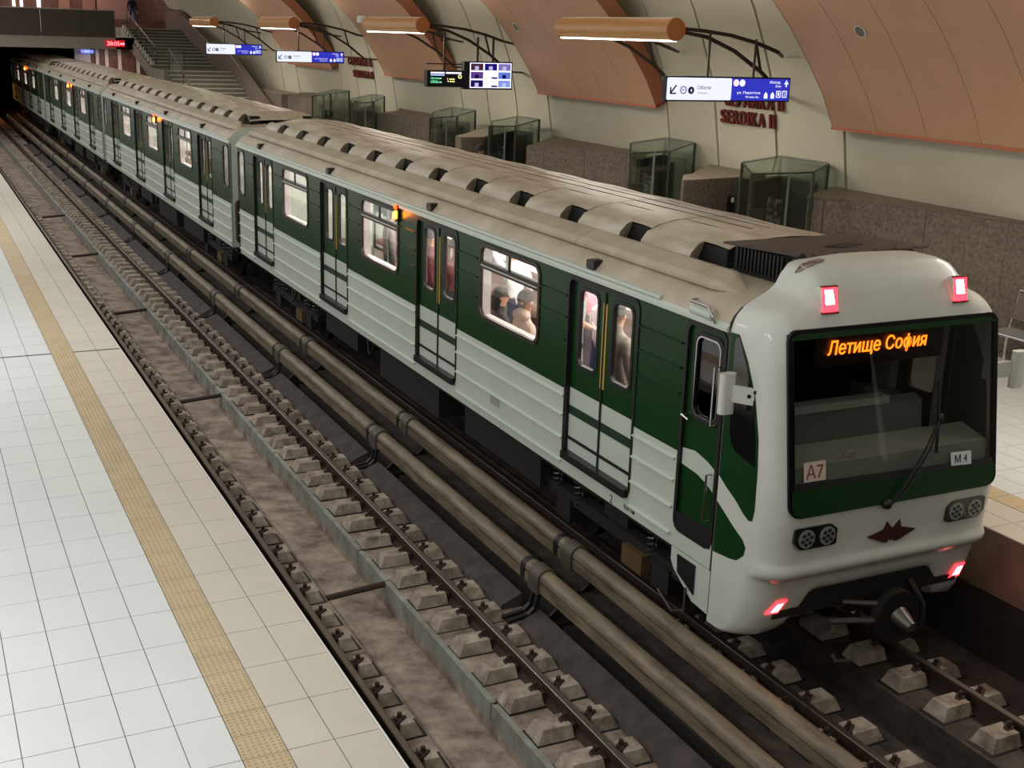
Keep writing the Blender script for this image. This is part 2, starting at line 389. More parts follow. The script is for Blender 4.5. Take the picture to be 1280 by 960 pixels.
# ------------------------------------------------------------------ conductor rails with covers
def conductor(cx, side, off, label, foot=False):
    root = empty('conductor_rail', (cx, 0, 0), label, 'conductor rail', 'conductor rails between the tracks')
    MB().box(-.035, .035, -10, 66, .20, .30).build('steel_rail', M_rail_side, root)
    def arch(r, zc, low):
        p = [(-r*.95, low), (-r, zc-.01)]
        for k in range(0, 9):
            a = PI-PI*k/8; p.append((r*math.cos(a), zc+r*.92*math.sin(a)))
        p += [(r, zc-.01), (r*.95, low)]
        return p
    seg = MB().prism(arch(.090, .34, .336), .012, 2.44, 'y').mesh('cover_upper', M_cover, True)
    low = MB().prism([(-.09, .306), (-.09, .20), (-.05, .195), (-.05, .306)], .012, 2.44, 'y').prism([(.09, .306), (.09, .20), (.05, .195), (.05, .306)], .012, 2.44, 'y').mesh('cover_lower', M_cover)
    col_me = MB().prism(arch(.099, .335, .20), -.045, .045, 'y').mesh('collar', M_iron, True)
    br = MB()
    br.prism(arch(.118, .335, .17), -.11, .11, 'y')
    hook = MB()
    pts = [(side*.12, .30), (side*.20, .24), (side*.24, .10), (side*.24, -.10), (side*.12, -.2), (-side*.05, -.22)]
    for k in range(len(pts)-1):
        a, b = pts[k], pts[k+1]; hook.bar((a[0], 0, a[1]), (b[0], 0, b[1]), .09, .035, up=(0, 1, 0.01))
    hook.tube([(side*.24, 0, -.1), (side*.24, 0, -.62)], .03, 6)
    if foot:
        for p, q in (((-.06, .18), (-.10, .0)), ((-.10, .0), (-.18, -.07)), ((-.18, -.07), (-.42, -.10))): hook.bar((p[0], -.05, p[1]), (q[0], -.05, q[1]), .05, .04); hook.bar((p[0], .06, p[1]), (q[0], .06, q[1]), .05, .04)
    hook.box(side*.24-.16, side*.24+.16, -.14, .14, -.24, -.2)
    brm = br.mesh('clamp', mat('clamp_grey', (84, 78, 68), 0.6, var=.3, scale=6), True); hkm = hook.mesh('bracket', M_iron)
    y = off-9.84; k = 0
    while y < 64:
        inst('cover_upper', seg, root, (0, y+.06, 0)); inst('cover_lower', low, root, (0, y+.06, 0))
        inst('cover_upper', seg, root, (0, y+2.48, 0)); inst('cover_lower', low, root, (0, y+2.48, 0))
        inst('collar', col_me, root, (0, y+.28, 0))
        b = inst('bracket', hkm, root, (0, y, 0)); inst('clamp', brm, root, (0, y, 0))
        y += 4.92
conductor(-2.11, 1, -.45, 'tan covered conductor rail with grey clamps, the one nearer the empty track', True)
conductor(-1.50, 1, -.05, 'tan covered conductor rail running along right under the train side')
# ------------------------------------------------------------------ the train
XS = 1.35; ZS, ZG = 1.045, 3.33; ZGW = 2.01      # body side, sill, gutter, green/white border
def solid_columns(mb, y0, y1, z0, z1, holes, xa, xb, splits=()):
    """wall between y0..y1, z0..z1 with rectangular holes (ya, yb, za, zb); material 1 above a split, 0 below"""
    ys = sorted({y0, y1, *[h[0] for h in holes], *[h[1] for h in holes]})
    for a, b in zip(ys, ys[1:]):
        if a < y0-1e-6 or b > y1+1e-6: continue
        c = (a+b)/2; spans = [(z0, z1)]
        for h in holes:
            if h[0] < c < h[1]:
                new = []
                for s in spans:
                    if h[2] > s[0]: new.append((s[0], min(h[2], s[1])))
                    if h[3] < s[1]: new.append((max(h[3], s[0]), s[1]))
                spans = [s for s in new if s[1]-s[0] > 1e-4]
        for s in spans:
            cuts = [s[0]]+[q for q in splits if s[0] < q < s[1]]+[s[1]]
            for u, v in zip(cuts, cuts[1:]):
                mb.mi = sum(1 for q in splits if (u+v)/2 > q); mb.box(xa, xb, a, b, u, v)
    mb.mi = 0
DOOR_H = 0.68
def door_meshes():
    d = {}
    XL = -1.275
    # one leaf, local y from 0 (meeting edge) to DOOR_H
    lf = MB(); hole = (.15, .545, 2.33, 3.18)
    solid_columns(lf, 0.012, DOOR_H, 1.30, 3.25, [hole], XL-.035, XL, (ZGW+.03,))
    d['leaf'] = lf.mesh('door_leaf', [M_white, M_green])
    d['frame'] = MB().ring(rrect((hole[0]+hole[1])/2, (hole[2]+hole[3])/2, .45, .91, .10), rrect((hole[0]+hole[1])/2, (hole[2]+hole[3])/2, .37, .83, .075), XL-.043, XL+.002, 'x').mesh('window_frame', M_rubber)
    d['pane'] = MB().prism(rrect((hole[0]+hole[1])/2, (hole[2]+hole[3])/2, .39, .85, .08), XL-.018, XL-.012, 'x').mesh('window_pane', M_glass)
    d['edge'] = MB().box(XL-.043, XL-.03, .016, .042, 2.2, 3.12).mesh('edge_strip', M_yellow)
    d['rub'] = MB().box(XL-.05, XL-.025, -.014, .014, 1.3, 3.24).mesh('rubber_seal', M_rubber)
    d['stripe'] = MB().box(XL-.04, XL-.03, .02, DOOR_H, 1.735, 1.835).mesh('green_stripe', mat('stripe_green', (22, 52, 34), .4))
    d['line'] = MB().box(XL-.045, XL-.03, .02, DOOR_H, 1.44, 1.475).mesh('black_line', M_black)
    fr = MB(); H = DOOR_H+.02
    fr.ring(rrect(0, 2.26, 2*H+.06, 2.10, .12), rrect(0, 2.26, 2*H, 2.02, .09), -XS-.012, -1.24, 'x')
    fr.box(-1.30, -1.20, -H, H, 1.22, 1.30)
    d['surround'] = fr.mesh('door_surround', M_rubber)
    st = MB().box(-XS-.055, -1.28, -H+.02, H-.02, 1.225, 1.31)
    for k in range(6): st.box(-XS-.06, -XS-.05, -H+.05, H-.05, 1.235+.012*k, 1.24+.012*k)
    d['step'] = st.mesh('door_step', M_black)
    d['jamb'] = MB().box(-1.345, -1.215, H-.01, H+.03, 1.28, 3.27).box(-1.345, -1.215, -H-.03, -H+.01, 1.28, 3.27).box(-1.345, -1.215, -H, H, 3.25, 3.29).mesh('door_jamb', M_rubber)
    return d
DM = door_meshes()
def window_meshes(w, z0, z1, full=True):
    zc = (z0+z1)/2; d = {}
    r = MB().ring(rrect(0, zc, w+.07, z1-z0+.07, .15), rrect(0, zc, w-.03, z1-z0-.03, .11), -XS-.014, -XS+.03, 'x')
    if full:
        r.box(-XS-.012, -XS+.03, -w/2+.01, w/2-.01, 2.965, 3.045)
    d['frame'] = r.mesh('window', M_frame)
    d['pane'] = MB().prism(rrect(0, zc, w-.01, z1-z0-.01, .11), -XS+.005, -XS+.011, 'x').mesh('pane', M_glass)
    if full:
        d['bar'] = MB().box(-XS-.016, -XS-.008, -w/2+.03, w/2-.03, 2.995, 3.012).mesh('trim_line', M_chrome)
        d['mull'] = MB().box(-XS-.005, -XS+.02, -.015, .015, 3.04, z1-.02).mesh('mullion', M_frame)
        d['in'] = MB().box(-XS+.02, -XS+.045, -w/2+.02, w/2-.02, 3.045, 3.065).mesh('slider_rail', M_lining)
    return d
WZ0, WZ1 = 2.35, 3.25
WM = window_meshes(1.6, WZ0, WZ1)
EM = window_meshes(0.52, WZ0, WZ1, False)
ROOFP = [(1.35, 3.33), (1.348, 3.40), (1.315, 3.46), (1.24, 3.535), (1.12, 3.60), (0.98, 3.64), (0.80, 3.665), (0.5, 3.69), (0.0, 3.70)]
ROOFP = ROOFP+[(-x, z) for x, z in ROOFP[-2::-1]]
def build_car(yc, y0, y1, doors, wins, ends, label, head=False, bogies=(), lamp=None):
    root = empty('metro_car', (0, yc, 0), label, 'train car', 'green and white metro cars')
    L = lambda y: y-yc
    a, b = L(y0), L(y1)
    holes = [(L(d)-DOOR_H-.02, L(d)+DOOR_H+.02, 1.22, 3.27) for d in doors]+[(L(q)-.8, L(q)+.8, WZ0, WZ1) for q in wins]+[(L(q)-.26, L(q)+.26, WZ0, WZ1) for q in ends]
    cabd = []
    if head: cabd = [(L(-1.975)-.30, L(-1.975)+.30, 1.24, 3.29)]
    for s in (-1, 1):
        sh = MB(); solid_columns(sh, a, b, ZS, ZG, holes+cabd, s*XS, s*(XS-.03), (ZGW,)); sh.build('body_side', [M_white, M_green], root)
        ln = MB(); solid_columns(ln, a+.02, b-.02, 1.25, ZG-.02, holes+cabd, s*(XS-.03), s*(XS-.15)); ln.build('inner_lining', M_lining, root)
    # doors on both sides (right side is the left one turned round)
    for d in doors:
        for s in (0, PI):
            P = lambda nm, me, par=root, f=1: inst(nm, me, par)
            for nm, k in (('door_surround', 'surround'), ('door_jamb', 'jamb'), ('door_step', 'step')):
                inst(nm, DM[k], root, (0, L(d), 0), (0, 0, s))
            for f in (1, -1):
                lf = inst('door_leaf', DM['leaf'], root, (0, L(d), 0), (0, 0, s)); lf.scale = (1, f, 1)
                for nm, k in (('window_frame', 'frame'), ('window_pane', 'pane'), ('edge_strip', 'edge'), ('green_stripe', 'stripe'), ('black_line', 'line')): inst(nm, DM[k], lf)
                if f == 1: inst('rubber_seal', DM['rub'], lf)
    for q in wins:
        for s in (0, PI):
            o = inst('window', WM['frame'], root, (0, L(q), 0), (0, 0, s))
            for nm, k in (('pane', 'pane'), ('trim_line', 'bar'), ('mullion', 'mull'), ('slider_rail', 'in')): inst(nm, WM[k], o)
    for q in ends:
        for s in (0, PI):
            o = inst('window', EM['frame'], root, (0, L(q), 0), (0, 0, s)); inst('pane', EM['pane'], o)
    # pressed ribs along the side sheets, left and right
    blocks = sorted([(L(d)-DOOR_H-.06, L(d)+DOOR_H+.06) for d in doors])
    bays = []; p = a+.06
    if head: p = L(-1.62)
    for q0, q1 in blocks: bays.append((p, q0)); p = q1
    bays.append((p, b-.06))
    wspan = [(L(q)-.87, L(q)+.87) for q in wins]+[(L(q)-.33, L(q)+.33) for q in ends]
    rib_me = MB().hexa([(-XS-.03, 0, -.018), (-XS-.03, 1, -.018), (-XS+.01, 1, -.018), (-XS+.01, 0, -.018), (-XS-.03, 0, -.006), (-XS-.03, 1, -.006), (-XS+.01, 1, .008), (-XS+.01, 0, .008)])
    wr = rib_me.mesh('rib', M_white); gr = rib_me.mesh('rib', M_green)
    for (u, v) in bays:
        if v-u < .15: continue
        for z in (1.935, 1.71, 1.44, 1.17):
            o = inst('rib', wr, root, (0, u, z)); o.scale = (1, v-u, 1)
        cut = [(u, v)]
        for w0, w1 in wspan:
            cut = [t for s_ in cut for t in ((s_[0], min(s_[1], w0)), (max(s_[0], w1), s_[1])) if t[1]-t[0] > .06]
        for (m, n) in cut:
            for z in (3.07, 2.83, 2.58):
                o = inst('rib', gr, root, (0, m, z)); o.scale = (1, n-m, 1)
    # roof shell, gutters
    rf = MB().grid([[(x, y, z) for x, z in ROOFP] for y in (a, b)]); rf.build('roof_shell', M_roof, root, True)
    for s in (-1, 1):
        g = MB().prism([(s*XS, 3.315), (s*(XS+.03), 3.325), (s*(XS+.03), 3.36), (s*(XS-.01), 3.40)], a, b, 'y'); g.build('gutter', M_white, root)
        MB().prism([(s*(XS-.005), 3.405), (s*(XS+.022), 3.40), (s*(XS+.018), 3.425), (s*(XS-.02), 3.435)], a+(1.1 if head else .1), b-.1, 'y').build('rain_strip', M_white, root)
    # ceiling, floor, end walls, interior
    MB().box(-1.2, 1.2, a+.05, b-.05, 3.30, 3.33).build('ceiling_panel', M_lining, root)
    MB().box(-1.3, 1.3, a+.05, b-.05, 1.22, 1.27).build('car_floor', M_floor_in, root)
    for s in (-1, 1): MB().box(s*.45-.1, s*.45+.1, a+(1.6 if head else .4), b-.4, 3.275, 3.302).build('ceiling_light', glow('car_light', (255, 240, 230), 9.0), root)
    sect = [(XS, ZS)]+ROOFP+[(-XS, ZS)]
    for y, yy in ((b-.06, b), (a, a+.06)):
        if head and y == a: continue
        ew = MB().prism(sect, y, yy, 'y').build('end_wall', M_white, root)
        yb = yy+.02 if y > 0 else y-.02
        MB().box(-.35, .35, min(yb, yy if y > 0 else y), max(yb, yy if y > 0 else y), 1.15, 3.1).build('end_door', M_green, root)
        yo = b+.14 if y > 0 else a-.14
        for s in (-1, 1): MB().prism(rrect(s*1.17, 1.62, .22, .95, .1), min(yo, y), max(yo, yy), 'y').build('gangway_guard', mat('guard_brown', (60, 44, 38), .7), root)
    for q in ([w_ for w_ in wins]):
        for s in (-1, 1):
            sb = MB().box(s*.72, s*1.19, L(q)-1.35, L(q)+1.35, 1.62, 1.72).box(s*1.08, s*1.19, L(q)-1.35, L(q)+1.35, 1.72, 2.12).box(s*.9, s*1.19, L(q)-1.3, L(q)+1.3, 1.27, 1.62)
            sb.build('bench_seat', M_seat, root)
            for e in (-1.42, 1.42):
                MB().tube([(s*.68, L(q)+e, 1.27), (s*.68, L(q)+e, 3.3)], .018, 8).build('grab_pole', mat('pole_green', (120, 150, 128), .35, .4), root, True)
            MB().tube([(s*.62, L(q)-1.4, 3.12), (s*.62, L(q)+1.4, 3.12)], .016, 8).build('grab_rail', mat('pole_green', (120, 150, 128), .35, .4), root, True)
    # fairing along each roof edge, vent hood with scoops
    f0, f1 = (L(-2.05) if head else a+.35), b-.3
    fp = [(1.19, 3.595), (1.195, 3.625), (1.14, 3.675), (.965, 3.745), (.92, 3.745), (.905, 3.66), (1.09, 3.60)]
    n = 6; le = (f1-f0)/n
    for s in (-1, 1):
        for k in range(n):
            u, v = f0+le*k, f0+le*(k+1)-.01
            m = MB()
            if k == 0:
                t = u+.28; k1 = [(s*x, z) for x, z in fp]; k0 = [(s*(1.04+(x-1.04)*.35), 3.62+(z-3.62)*.25-.02) for x, z in fp]
                m.grid([[(x, u, z) for x, z in k0], [(x, t, z) for x, z in k1], [(x, v, z) for x, z in k1]], True)
                m.face([(x, u, z) for x, z in k0]); m.face([(x, v, z) for x, z in k1])
            else: m.prism([(s*x, z) for x, z in fp], u, v, 'y')
            m.build('roof_fairing', M_roof, root)
    h0, h1 = (L(-1.38) if head else a+.6), b-.55
    top = [(.74, 3.87), (.66, 3.905), (.45, 3.945), (.2, 3.965), (0, 3.97)]; top = top+[(-x, z) for x, z in top[-2::-1]]
    nm = 12; le = (h1-h0)/nm
    rows = []
    for k in range(nm*6+1):
        y = h0+(h1-h0)*k/(nm*6); ph = (k % 6)/6
        e = min(1, (h1-y)/.35+.25) if not head else min(1, (h1-y)/.35+.25)
        e = min(e, (y-h0)/.3+.35) if not head else e
        rows.append([(x*(1-.02*math.sin(2*PI*ph)), y, 3.68+(z-3.68)*max(.2, e)+.01*math.sin(2*PI*ph)*(abs(x)/.7)) for x, z in top])
    MB().grid(rows).build('vent_hood', M_hood, root, True)
    for s in (-1, 1):
        MB().box(min(s*.5, s*.72), max(s*.5, s*.72), h0+.05, h1-.05, 3.67, 3.86).build('vent_cavity', M_under, root)
    sk = {}
    for s in (-1, 1):
        m = MB(); c0, c1 = le*.30, le-.0
        # skirt panel: slopes from the hood edge out to the fairing, bulged
        rows = []
        for t in range(5):
            y = c0+(c1-c0)*t/4; lift = .0 if t else .02
            rows.append([(s*.735, y, 3.872+lift), (s*.80, y+.01, 3.845+lift), (s*.875, y+.02*(1-t/4), 3.76+lift), (s*.90, y+.05*(1-t/4), 3.66)])
        m.grid(rows); m.face([rows[0][0], rows[0][1], rows[0][2], rows[0][3], (s*.70, c0+.15, 3.66)])
        sk[s] = m.mesh('scoop_skirt', M_hood, True)
        for k in range(nm): inst('scoop_skirt', sk[s], root, (0, h0+le*k, 0))
    seam = MB().box(-.006, .006, 0, 1, 0, .012).mesh('roof_seam', mat('seam_dark', (96, 84, 72), .7))
    for x in (-.55, -.33, -.11, .11, .33, .55):
        z = 3.97-.1*(x/.74)**2*1.0-(.0 if abs(x) < .5 else .005)
        o = inst('roof_seam', seam, root, (x, h0+.5, z-.007)); o.scale = (1, h1-h0-1.1, 1)
    jn = MB().grid([[(x, y, z+.004) for x, z in top] for y in (-.009, .009)]).mesh('hood_joint', mat('seam_dark', (96, 84, 72), .7))
    for k in range(1, nm):
        inst('hood_joint', jn, root, (0, h0+le*k, 0))
    for d in doors:      # small black boxes over the doors
        MB().prism(rrect(L(d)+.29, 3.485, .16, .1, .03), -1.36, -1.24, 'x').build('roof_box', M_black, root)
    # underframe, bogies
    MB().box(-1.22, 1.22, a+(.6 if head else .1), b-.1, .92, 1.1).build('underframe', M_under, root)
    for (u, v, z) in ((.18, .33, .5), (.36, .52, .42), (.56, .68, .55)):
        MB().box(-1.15, 1.15, a+(b-a)*u+.6, a+(b-a)*v+.2, z, .95).build('equipment_box', M_under, root)
    for q in bogies:
        y = L(q)
        bg_ = MB().box(-1.05, -.9, y-1.55, y+1.55, .48, .62).box(.9, 1.05, y-1.55, y+1.55, .48, .62).box(-1, 1, y-.25, y+.25, .45, .8)
        bo = bg_.build('bogie_frame', M_under, root)
        for ax in (-1.05, 1.05):
            wh = MB()
            for s in (-.72, .72): wh.tube([(s-.065, y+ax, .40), (s+.065, y+ax, .40)], .385, 24)
            wh.tube([(-1.0, y+ax, .39), (1.0, y+ax, .39)], .08, 12); wh.build('wheelset', mat('wheel_steel', (52, 46, 42), .5, .5), bo, True)
            for s in (-1, 1):
                MB().box(s*.98-.1, s*.98+.1, y+ax-.16, y+ax+.16, .26, .54).build('axle_box', M_under, bo)
                for e in (-.26, .26):
                    sp = [(s*1.02+.055*math.cos(t*.7), y+ax+e+.055*math.sin(t*.7), .52+t*.0072) for t in range(46)]
                    MB().tube(sp, .012, 5).build('coil_spring', M_spring, bo, True)
        MB().box(-1.12, -.98, y-.75, y-.35, .30, .52).build('gear_case', M_gearbox, bo)
    for q in (.3, .55, .8):
        yy = a+(b-a)*q
        MB().tube([(-1.1, yy, .95), (-1.14, yy+.1, .7), (-1.1, yy+.35, .6), (-1.08, yy+.5, .92)], .018, 6).build('hose', M_rubber, root, True)
    if lamp is not None:
        y = L(lamp)
        lb = MB().box(-XS-.045, -XS, y-.05, y+.05, 3.12, 3.36).build('signal_lamp', M_black, root)
        MB().ball((-XS-.06, y, 3.22), (.035, .045, .06)).build('lamp_lens', glow('orange_glow', (255, 120, 20), 30), lb, True)
        MB().ball((-XS-.06, y-.0, 3.335), (.025, .03, .035)).build('lamp_lens', glow('red_glow', (255, 60, 20), 6), lb, True)
        pl = bpy.data.lights.new('signal_light', 'POINT'); pl.energy = .8; pl.color = (1, .3, .04); pl.shadow_soft_size = .05
        po = bpy.data.objects.new('signal_light', pl); col.objects.link(po); po.parent = root; po.location = (-XS-.14, y, 3.24)
    lt = area('car_interior_light', (0, 0, 3.26), 1.2, (b-a)*.85, 480, (1, .93, .88)); lt.parent = root; lt.location = (0, (a+b)/2, 3.26)
    return root
car1 = build_car(6.11, -2.30, 15.37, (-.12, 4.34, 8.82, 13.32), (2.11, 6.6, 11.09), (15.06,), 'front metro car with white cab end, red tail lights and lit destination board', True, (-.05, 12.3), 5.76)
car2 = build_car(25.31, 16.04, 34.62, (18.6, 23.08, 27.54, 32.02), (20.84, 25.31, 29.78), (16.45, 34.2), 'second metro car, coupled right behind the front car', False, (19.0, 31.6), 24.62)
car3 = copy_tree(car2); car3.location.y += 19.2; car3['label'] = 'third metro car from the front, beside the foot of the stairs'
car4 = copy_tree(car2); car4.location.y += 38.4; car4['label'] = 'last metro car, dark under the footbridge at the tunnel mouth'

# ------------------------------------------------------------------ cab end of the front car
YC = 6.11
def yf(z):
    k = [(.5, -2.80), (.8, -2.93), (1.10, -3.01), (1.20, -3.03), (1.235, -3.075), (1.27, -3.135), (1.32, -3.15), (1.37, -3.13), (1.41, -3.105), (1.6, -3.125), (1.87, -3.155), (3.45, -2.905), (3.6, -2.875), (4.0, -2.76)]
    for (a, b), (c, d) in zip(k, k[1:]):
        if z <= c: return b+(d-b)*(max(z, a)-a)/(c-a)
    return k[-1][1]
TOPP = [(0, 3.97), (.4, 3.965), (.66, 3.95), (.78, 3.91), (.86, 3.82), (.91, 3.72), (1.0, 3.66), (1.12, 3.61), (1.22, 3.555), (1.29, 3.49), (1.33, 3.42), (1.35, 3.33)]
def ztop(x):
    x = abs(x)
    for (a, b), (c, d) in zip(TOPP, TOPP[1:]):
        if x <= c: return b+(d-b)*(x-a)/(c-a)
    return TOPP[-1][1]
def zbot(x):
    x = abs(x)
    if x < .72: return 0.99
    if x < .92: return 0.99-.40*(x-.72)/.2
    return .59-.05*min(1, (x-.92)/.3)
def mask_y(x, z):
    r = .26; x = abs(x); zt = ztop(x); y = yf(z)
    d = x-(XS-r)
    if d > 0: y += r-math.sqrt(max(0, r*r-d*d))
    rt = .24; e = rt-(zt-z)
    if e > 0: y += (rt-math.sqrt(max(0, rt*rt-e*e)))*.9
    rb = .12; e = rb-(z-zbot(x))
    if e > 0: y += (rb-math.sqrt(max(0, rb*rb-e*e)))
    return min(y, -2.32)
xs_h = [0, .2, .45, .6, .68, .74, .78, .82, .86, .9, .96, 1.02, 1.09, 1.14, 1.19, 1.23, 1.265, 1.295, 1.32, 1.337, 1.346, 1.35]
xs_m = [-x for x in xs_h[:0:-1]]+xs_h
WS = (-1.19, 1.19, 1.90, 3.42)
def mask_rows(x):
    zb, zt = zbot(x), ztop(x)
    lowt = [0, .1, .25, .5, .8]
    r = [zb+(1.18-zb)*t for t in lowt]+[1.18, 1.215, 1.24, 1.265, 1.295, 1.325, 1.355, 1.385, 1.42, 1.6, 1.90, 2.2, 2.6, 3.0, 3.15]
    z2 = min(3.42, 3.15+.75*(zt-3.15)) if abs(x) <= 1.2 else 3.15+.75*(zt-3.15)
    r += [z2]+[z2+(zt-z2)*t for t in (.3, .5, .68, .8, .9, .96, 1)]
    return r
cm = MB(); grid = [[(x, mask_y(x, z)-YC, z) for z in mask_rows(x)] for x in xs_m]
i_ws0 = 15+4+1-0
nr = len(grid[0])
zr = mask_rows(0)
j0 = zr.index(1.90); j1 = j0+5
base = len(cm.v)
for c in grid: cm.v += c
for i in range(len(grid)-1):
    for j in range(nr-1):
        if -1.195 < (xs_m[i]+xs_m[i+1])/2 < 1.195 and j0 <= j < j1: continue
        cm.f.append((base+i*nr+j, base+(i+1)*nr+j, base+(i+1)*nr+j+1, base+i*nr+j+1)); cm.m.append(0)
# sides and top run back to the seam
for i in (0, len(grid)-1):
    c = grid[i]; cm.grid([c, [(p[0], -2.31-YC, p[2]) for p in c]])
tp = [c[-1] for c in grid]; cm.grid([tp, [(p[0], -2.31-YC, p[2]) for p in tp]])
mask = cm.build('cab_mask', M_mask, car1, True)
MB().ring([(x, z) for x, z in [(XS+.002, ZS)]+[(x, z+.004) for x, z in ROOFP]+[(-XS-.002, ZS)]], [(x*.985, z-.03) for x, z in [(XS, ZS)]+ROOFP+[(-XS, ZS)]], -2.318-YC, -2.296-YC, 'y').build('mask_seam', M_rubber, car1)
# lower side skirt under the cab door, with the dark socket box
for s in (-1, 1):
    MB().prism([(-1.66-YC, 1.05), (-2.32-YC, 1.05), (-2.32-YC, .60), (-2.05-YC, .62), (-1.72-YC, .82), (-1.66-YC, .9)], s*1.35, s*1.30, 'x').build('cab_skirt', M_white, car1)
MB().prism([(-1.78-YC, 1.0), (-2.08-YC, 1.0), (-2.08-YC, .70), (-1.80-YC, .82)], -1.365, -1.32, 'x').build('socket_box', M_rubber, car1)
MB().tube([(-1.36, -1.95-YC, .72), (-1.38, -1.98-YC, .5), (-1.36, -1.75-YC, .38), (-1.3, -1.4-YC, .45)], .014, 6).build('hanging_cable', M_spring, car1, True)
# windscreen plane: y = -3.16 + (z-1.87)*.1646
def wy(z): return -3.155+(z-1.87)*.1582
def wpt(x, z, off=0): return (x, wy(z)-off-YC, z)
def wring(po, pi, off, th):
    m = MB(); n = len(po)
    A = [wpt(*p, off) for p in po]; B = [wpt(*p, off) for p in pi]; A2 = [wpt(*p, off-th) for p in po]; B2 = [wpt(*p, off-th) for p in pi]
    for k in range(n):
        j = (k+1) % n
        m.face([A[k], A[j], B[j], B[k]]); m.face([A[k], A2[k], A2[j], A[j]]); m.face([B[k], B[j], B2[j], B2[k]])
    return m
zc = (WS[2]+WS[3])/2; ww, wh = 2.40, 1.58
wf = wring(rrect(0, zc, ww+.02, wh+.02, .10), rrect(0, zc, ww-.10, wh-.08, .07), .014, .03).build('windscreen', mat('screen_black', (8, 7, 7), .25, spec=.25), car1)
def wpoly(pts, off): return MB().face([wpt(*p, off) for p in pts])
gl = MB(); A = [wpt(*p, .010) for p in rrect(0, zc, ww-.08, wh-.06, .07)]; B = [wpt(*p, .004) for p in rrect(0, zc, ww-.08, wh-.06, .07)]
gl.face(A); gl.face(B[::-1]); gl.build('windscreen_glass', glass('screen_glass', (.66, .67, .65), .02, base=.01), wf)
M_sgreen = mat('screen_green', (8, 50, 18), .3, spec=.3)
wpoly([(-1.10, 1.855), (1.10, 1.855), (1.17, 1.90), (1.185, 1.97), (1.185, 2.06), (-1.185, 2.10), (-1.185, 1.97), (-1.17, 1.90)], .017).build('green_band', M_sgreen, wf)
wpoly([(-1.1, 3.425), (1.1, 3.425), (1.17, 3.40), (1.18, 3.375), (-1.18, 3.375), (-1.17, 3.40)], .017).build('green_top_band', M_sgreen, wf)
wpoly([(-1.16, 2.10), (1.16, 2.06), (1.16, 2.12), (-1.16, 2.16)], .0165).build('black_band', M_black, wf)
# destination board behind the glass
db = MB().box(-.86, .62, -2.86-YC, -2.84-YC, 3.08, 3.40).build('destination_board', mat('led_board', (24, 8, 8), .5), car1)
text_mesh('board_lettering', 'Летище София', 1.13, .165, (1, 0, 0), (0, 0, 1), (-.16, -2.875-YC, 3.245), glow('led_orange', (255, 110, 22), 5.5), db, .003, 0.06, .003)
# cards in the windscreen
cd = MB(); cd.face([wpt(-1.06, 2.335, .019), wpt(-.82, 2.335, .019), wpt(-.82, 2.165, .019), wpt(-1.06, 2.165, .019)])
cd = cd.build('number_card', mat('card_paper', (196, 180, 168), .6), wf)
text_mesh('card_lettering', 'А7', .19, .125, (1, 0, 0), (0, .156, .988), wpt(-.94, 2.25, .021), mat('card_brown', (118, 66, 50), .7), cd, .001)
cd = MB(); cd.face([wpt(.63, 2.225, .019), wpt(.885, 2.215, .019), wpt(.89, 2.09, .019), wpt(.64, 2.10, .019)])
cd = cd.build('line_card', mat('card_white', (200, 214, 214), .6), wf)
text_mesh('card_lettering', 'М 4', .15, .075, (1, 0, 0), (0, .156, .988), wpt(.76, 2.158, .021), M_black, cd, .001)
# wipers
wp = MB(); wp.tube([wpt(-.13, 1.86, .05), wpt(.02, 2.0, .07), wpt(.27, 2.30, .07), wpt(.455, 2.56, .06)], .012, 6)
wp.tube([wpt(-.10, 1.86, .05), wpt(.08, 2.0, .07), wpt(.33, 2.30, .07), wpt(.465, 2.55, .06)], .010, 6)
wp.ball(wpt(-.14, 1.86, .03), .05); wp.ball(wpt(.46, 2.57, .06), (.03, .03, .045))
wp = wp.build('wiper', M_rubber, car1, True)
MB().tube([wpt(.44, 2.25, .035), wpt(.455, 2.57, .04), wpt(.47, 2.90, .035)], .016, 6).build('wiper_blade', M_rubber, wp, True)
# cab interior: floor, bulkhead, desk, seat
MB().box(-1.28, 1.28, -1.42-YC, -1.38-YC, 1.27, 3.32).build('cab_bulkhead', mat('cab_dark', (24, 20, 19), .7), car1)
MB().box(-1.1, 1.1, -2.72-YC, -1.4-YC, 3.44, 3.47).build('cab_ceiling', MATS['cab_dark'], car1)
for s in (-1, 1): MB().box(s*1.30-.01, s*1.30+.01, -2.55-YC, -2.3-YC, 1.4, 2.2).build('cab_lining', MATS['cab_dark'], car1)
dk = MB().prism([(-3.10-YC, 1.95), (-3.06-YC, 2.28), (-2.75-YC, 2.36), (-2.62-YC, 2.30), (-2.62-YC, 1.4), (-2.9-YC, 1.3)], -1.14, 1.12, 'x').build('driver_desk', mat('desk_grey', (205, 212, 204), .6), car1)
MB().prism([(-2.74-YC, 2.34), (-2.70-YC, 2.62), (-2.60-YC, 2.66), (-2.56-YC, 2.34)], -1.12, .62, 'x').build('desk_hood', mat('desk_hood', (140, 148, 142), .6), dk)
MB().box(-1.12, .20, -2.72-YC, -2.58-YC, 2.63, 2.70).build('hood_lip', mat('hood_lip', (220, 226, 220), .5), dk)
MB().prism([(.02, 2.3), (.62, 2.3), (.64, 2.55), (.5, 2.66), (.1, 2.74)], -2.5-YC, -2.3-YC, 'y').build('driver_seat', mat('seat_grey', (110, 112, 110), .7), car1)
MB().ball((-.48, -3.02-YC, 2.31), (.06, .03, .06)).build('desk_ball', mat('ball_white', (210, 205, 190), .4), dk, True)  # flattened white ball on the desk
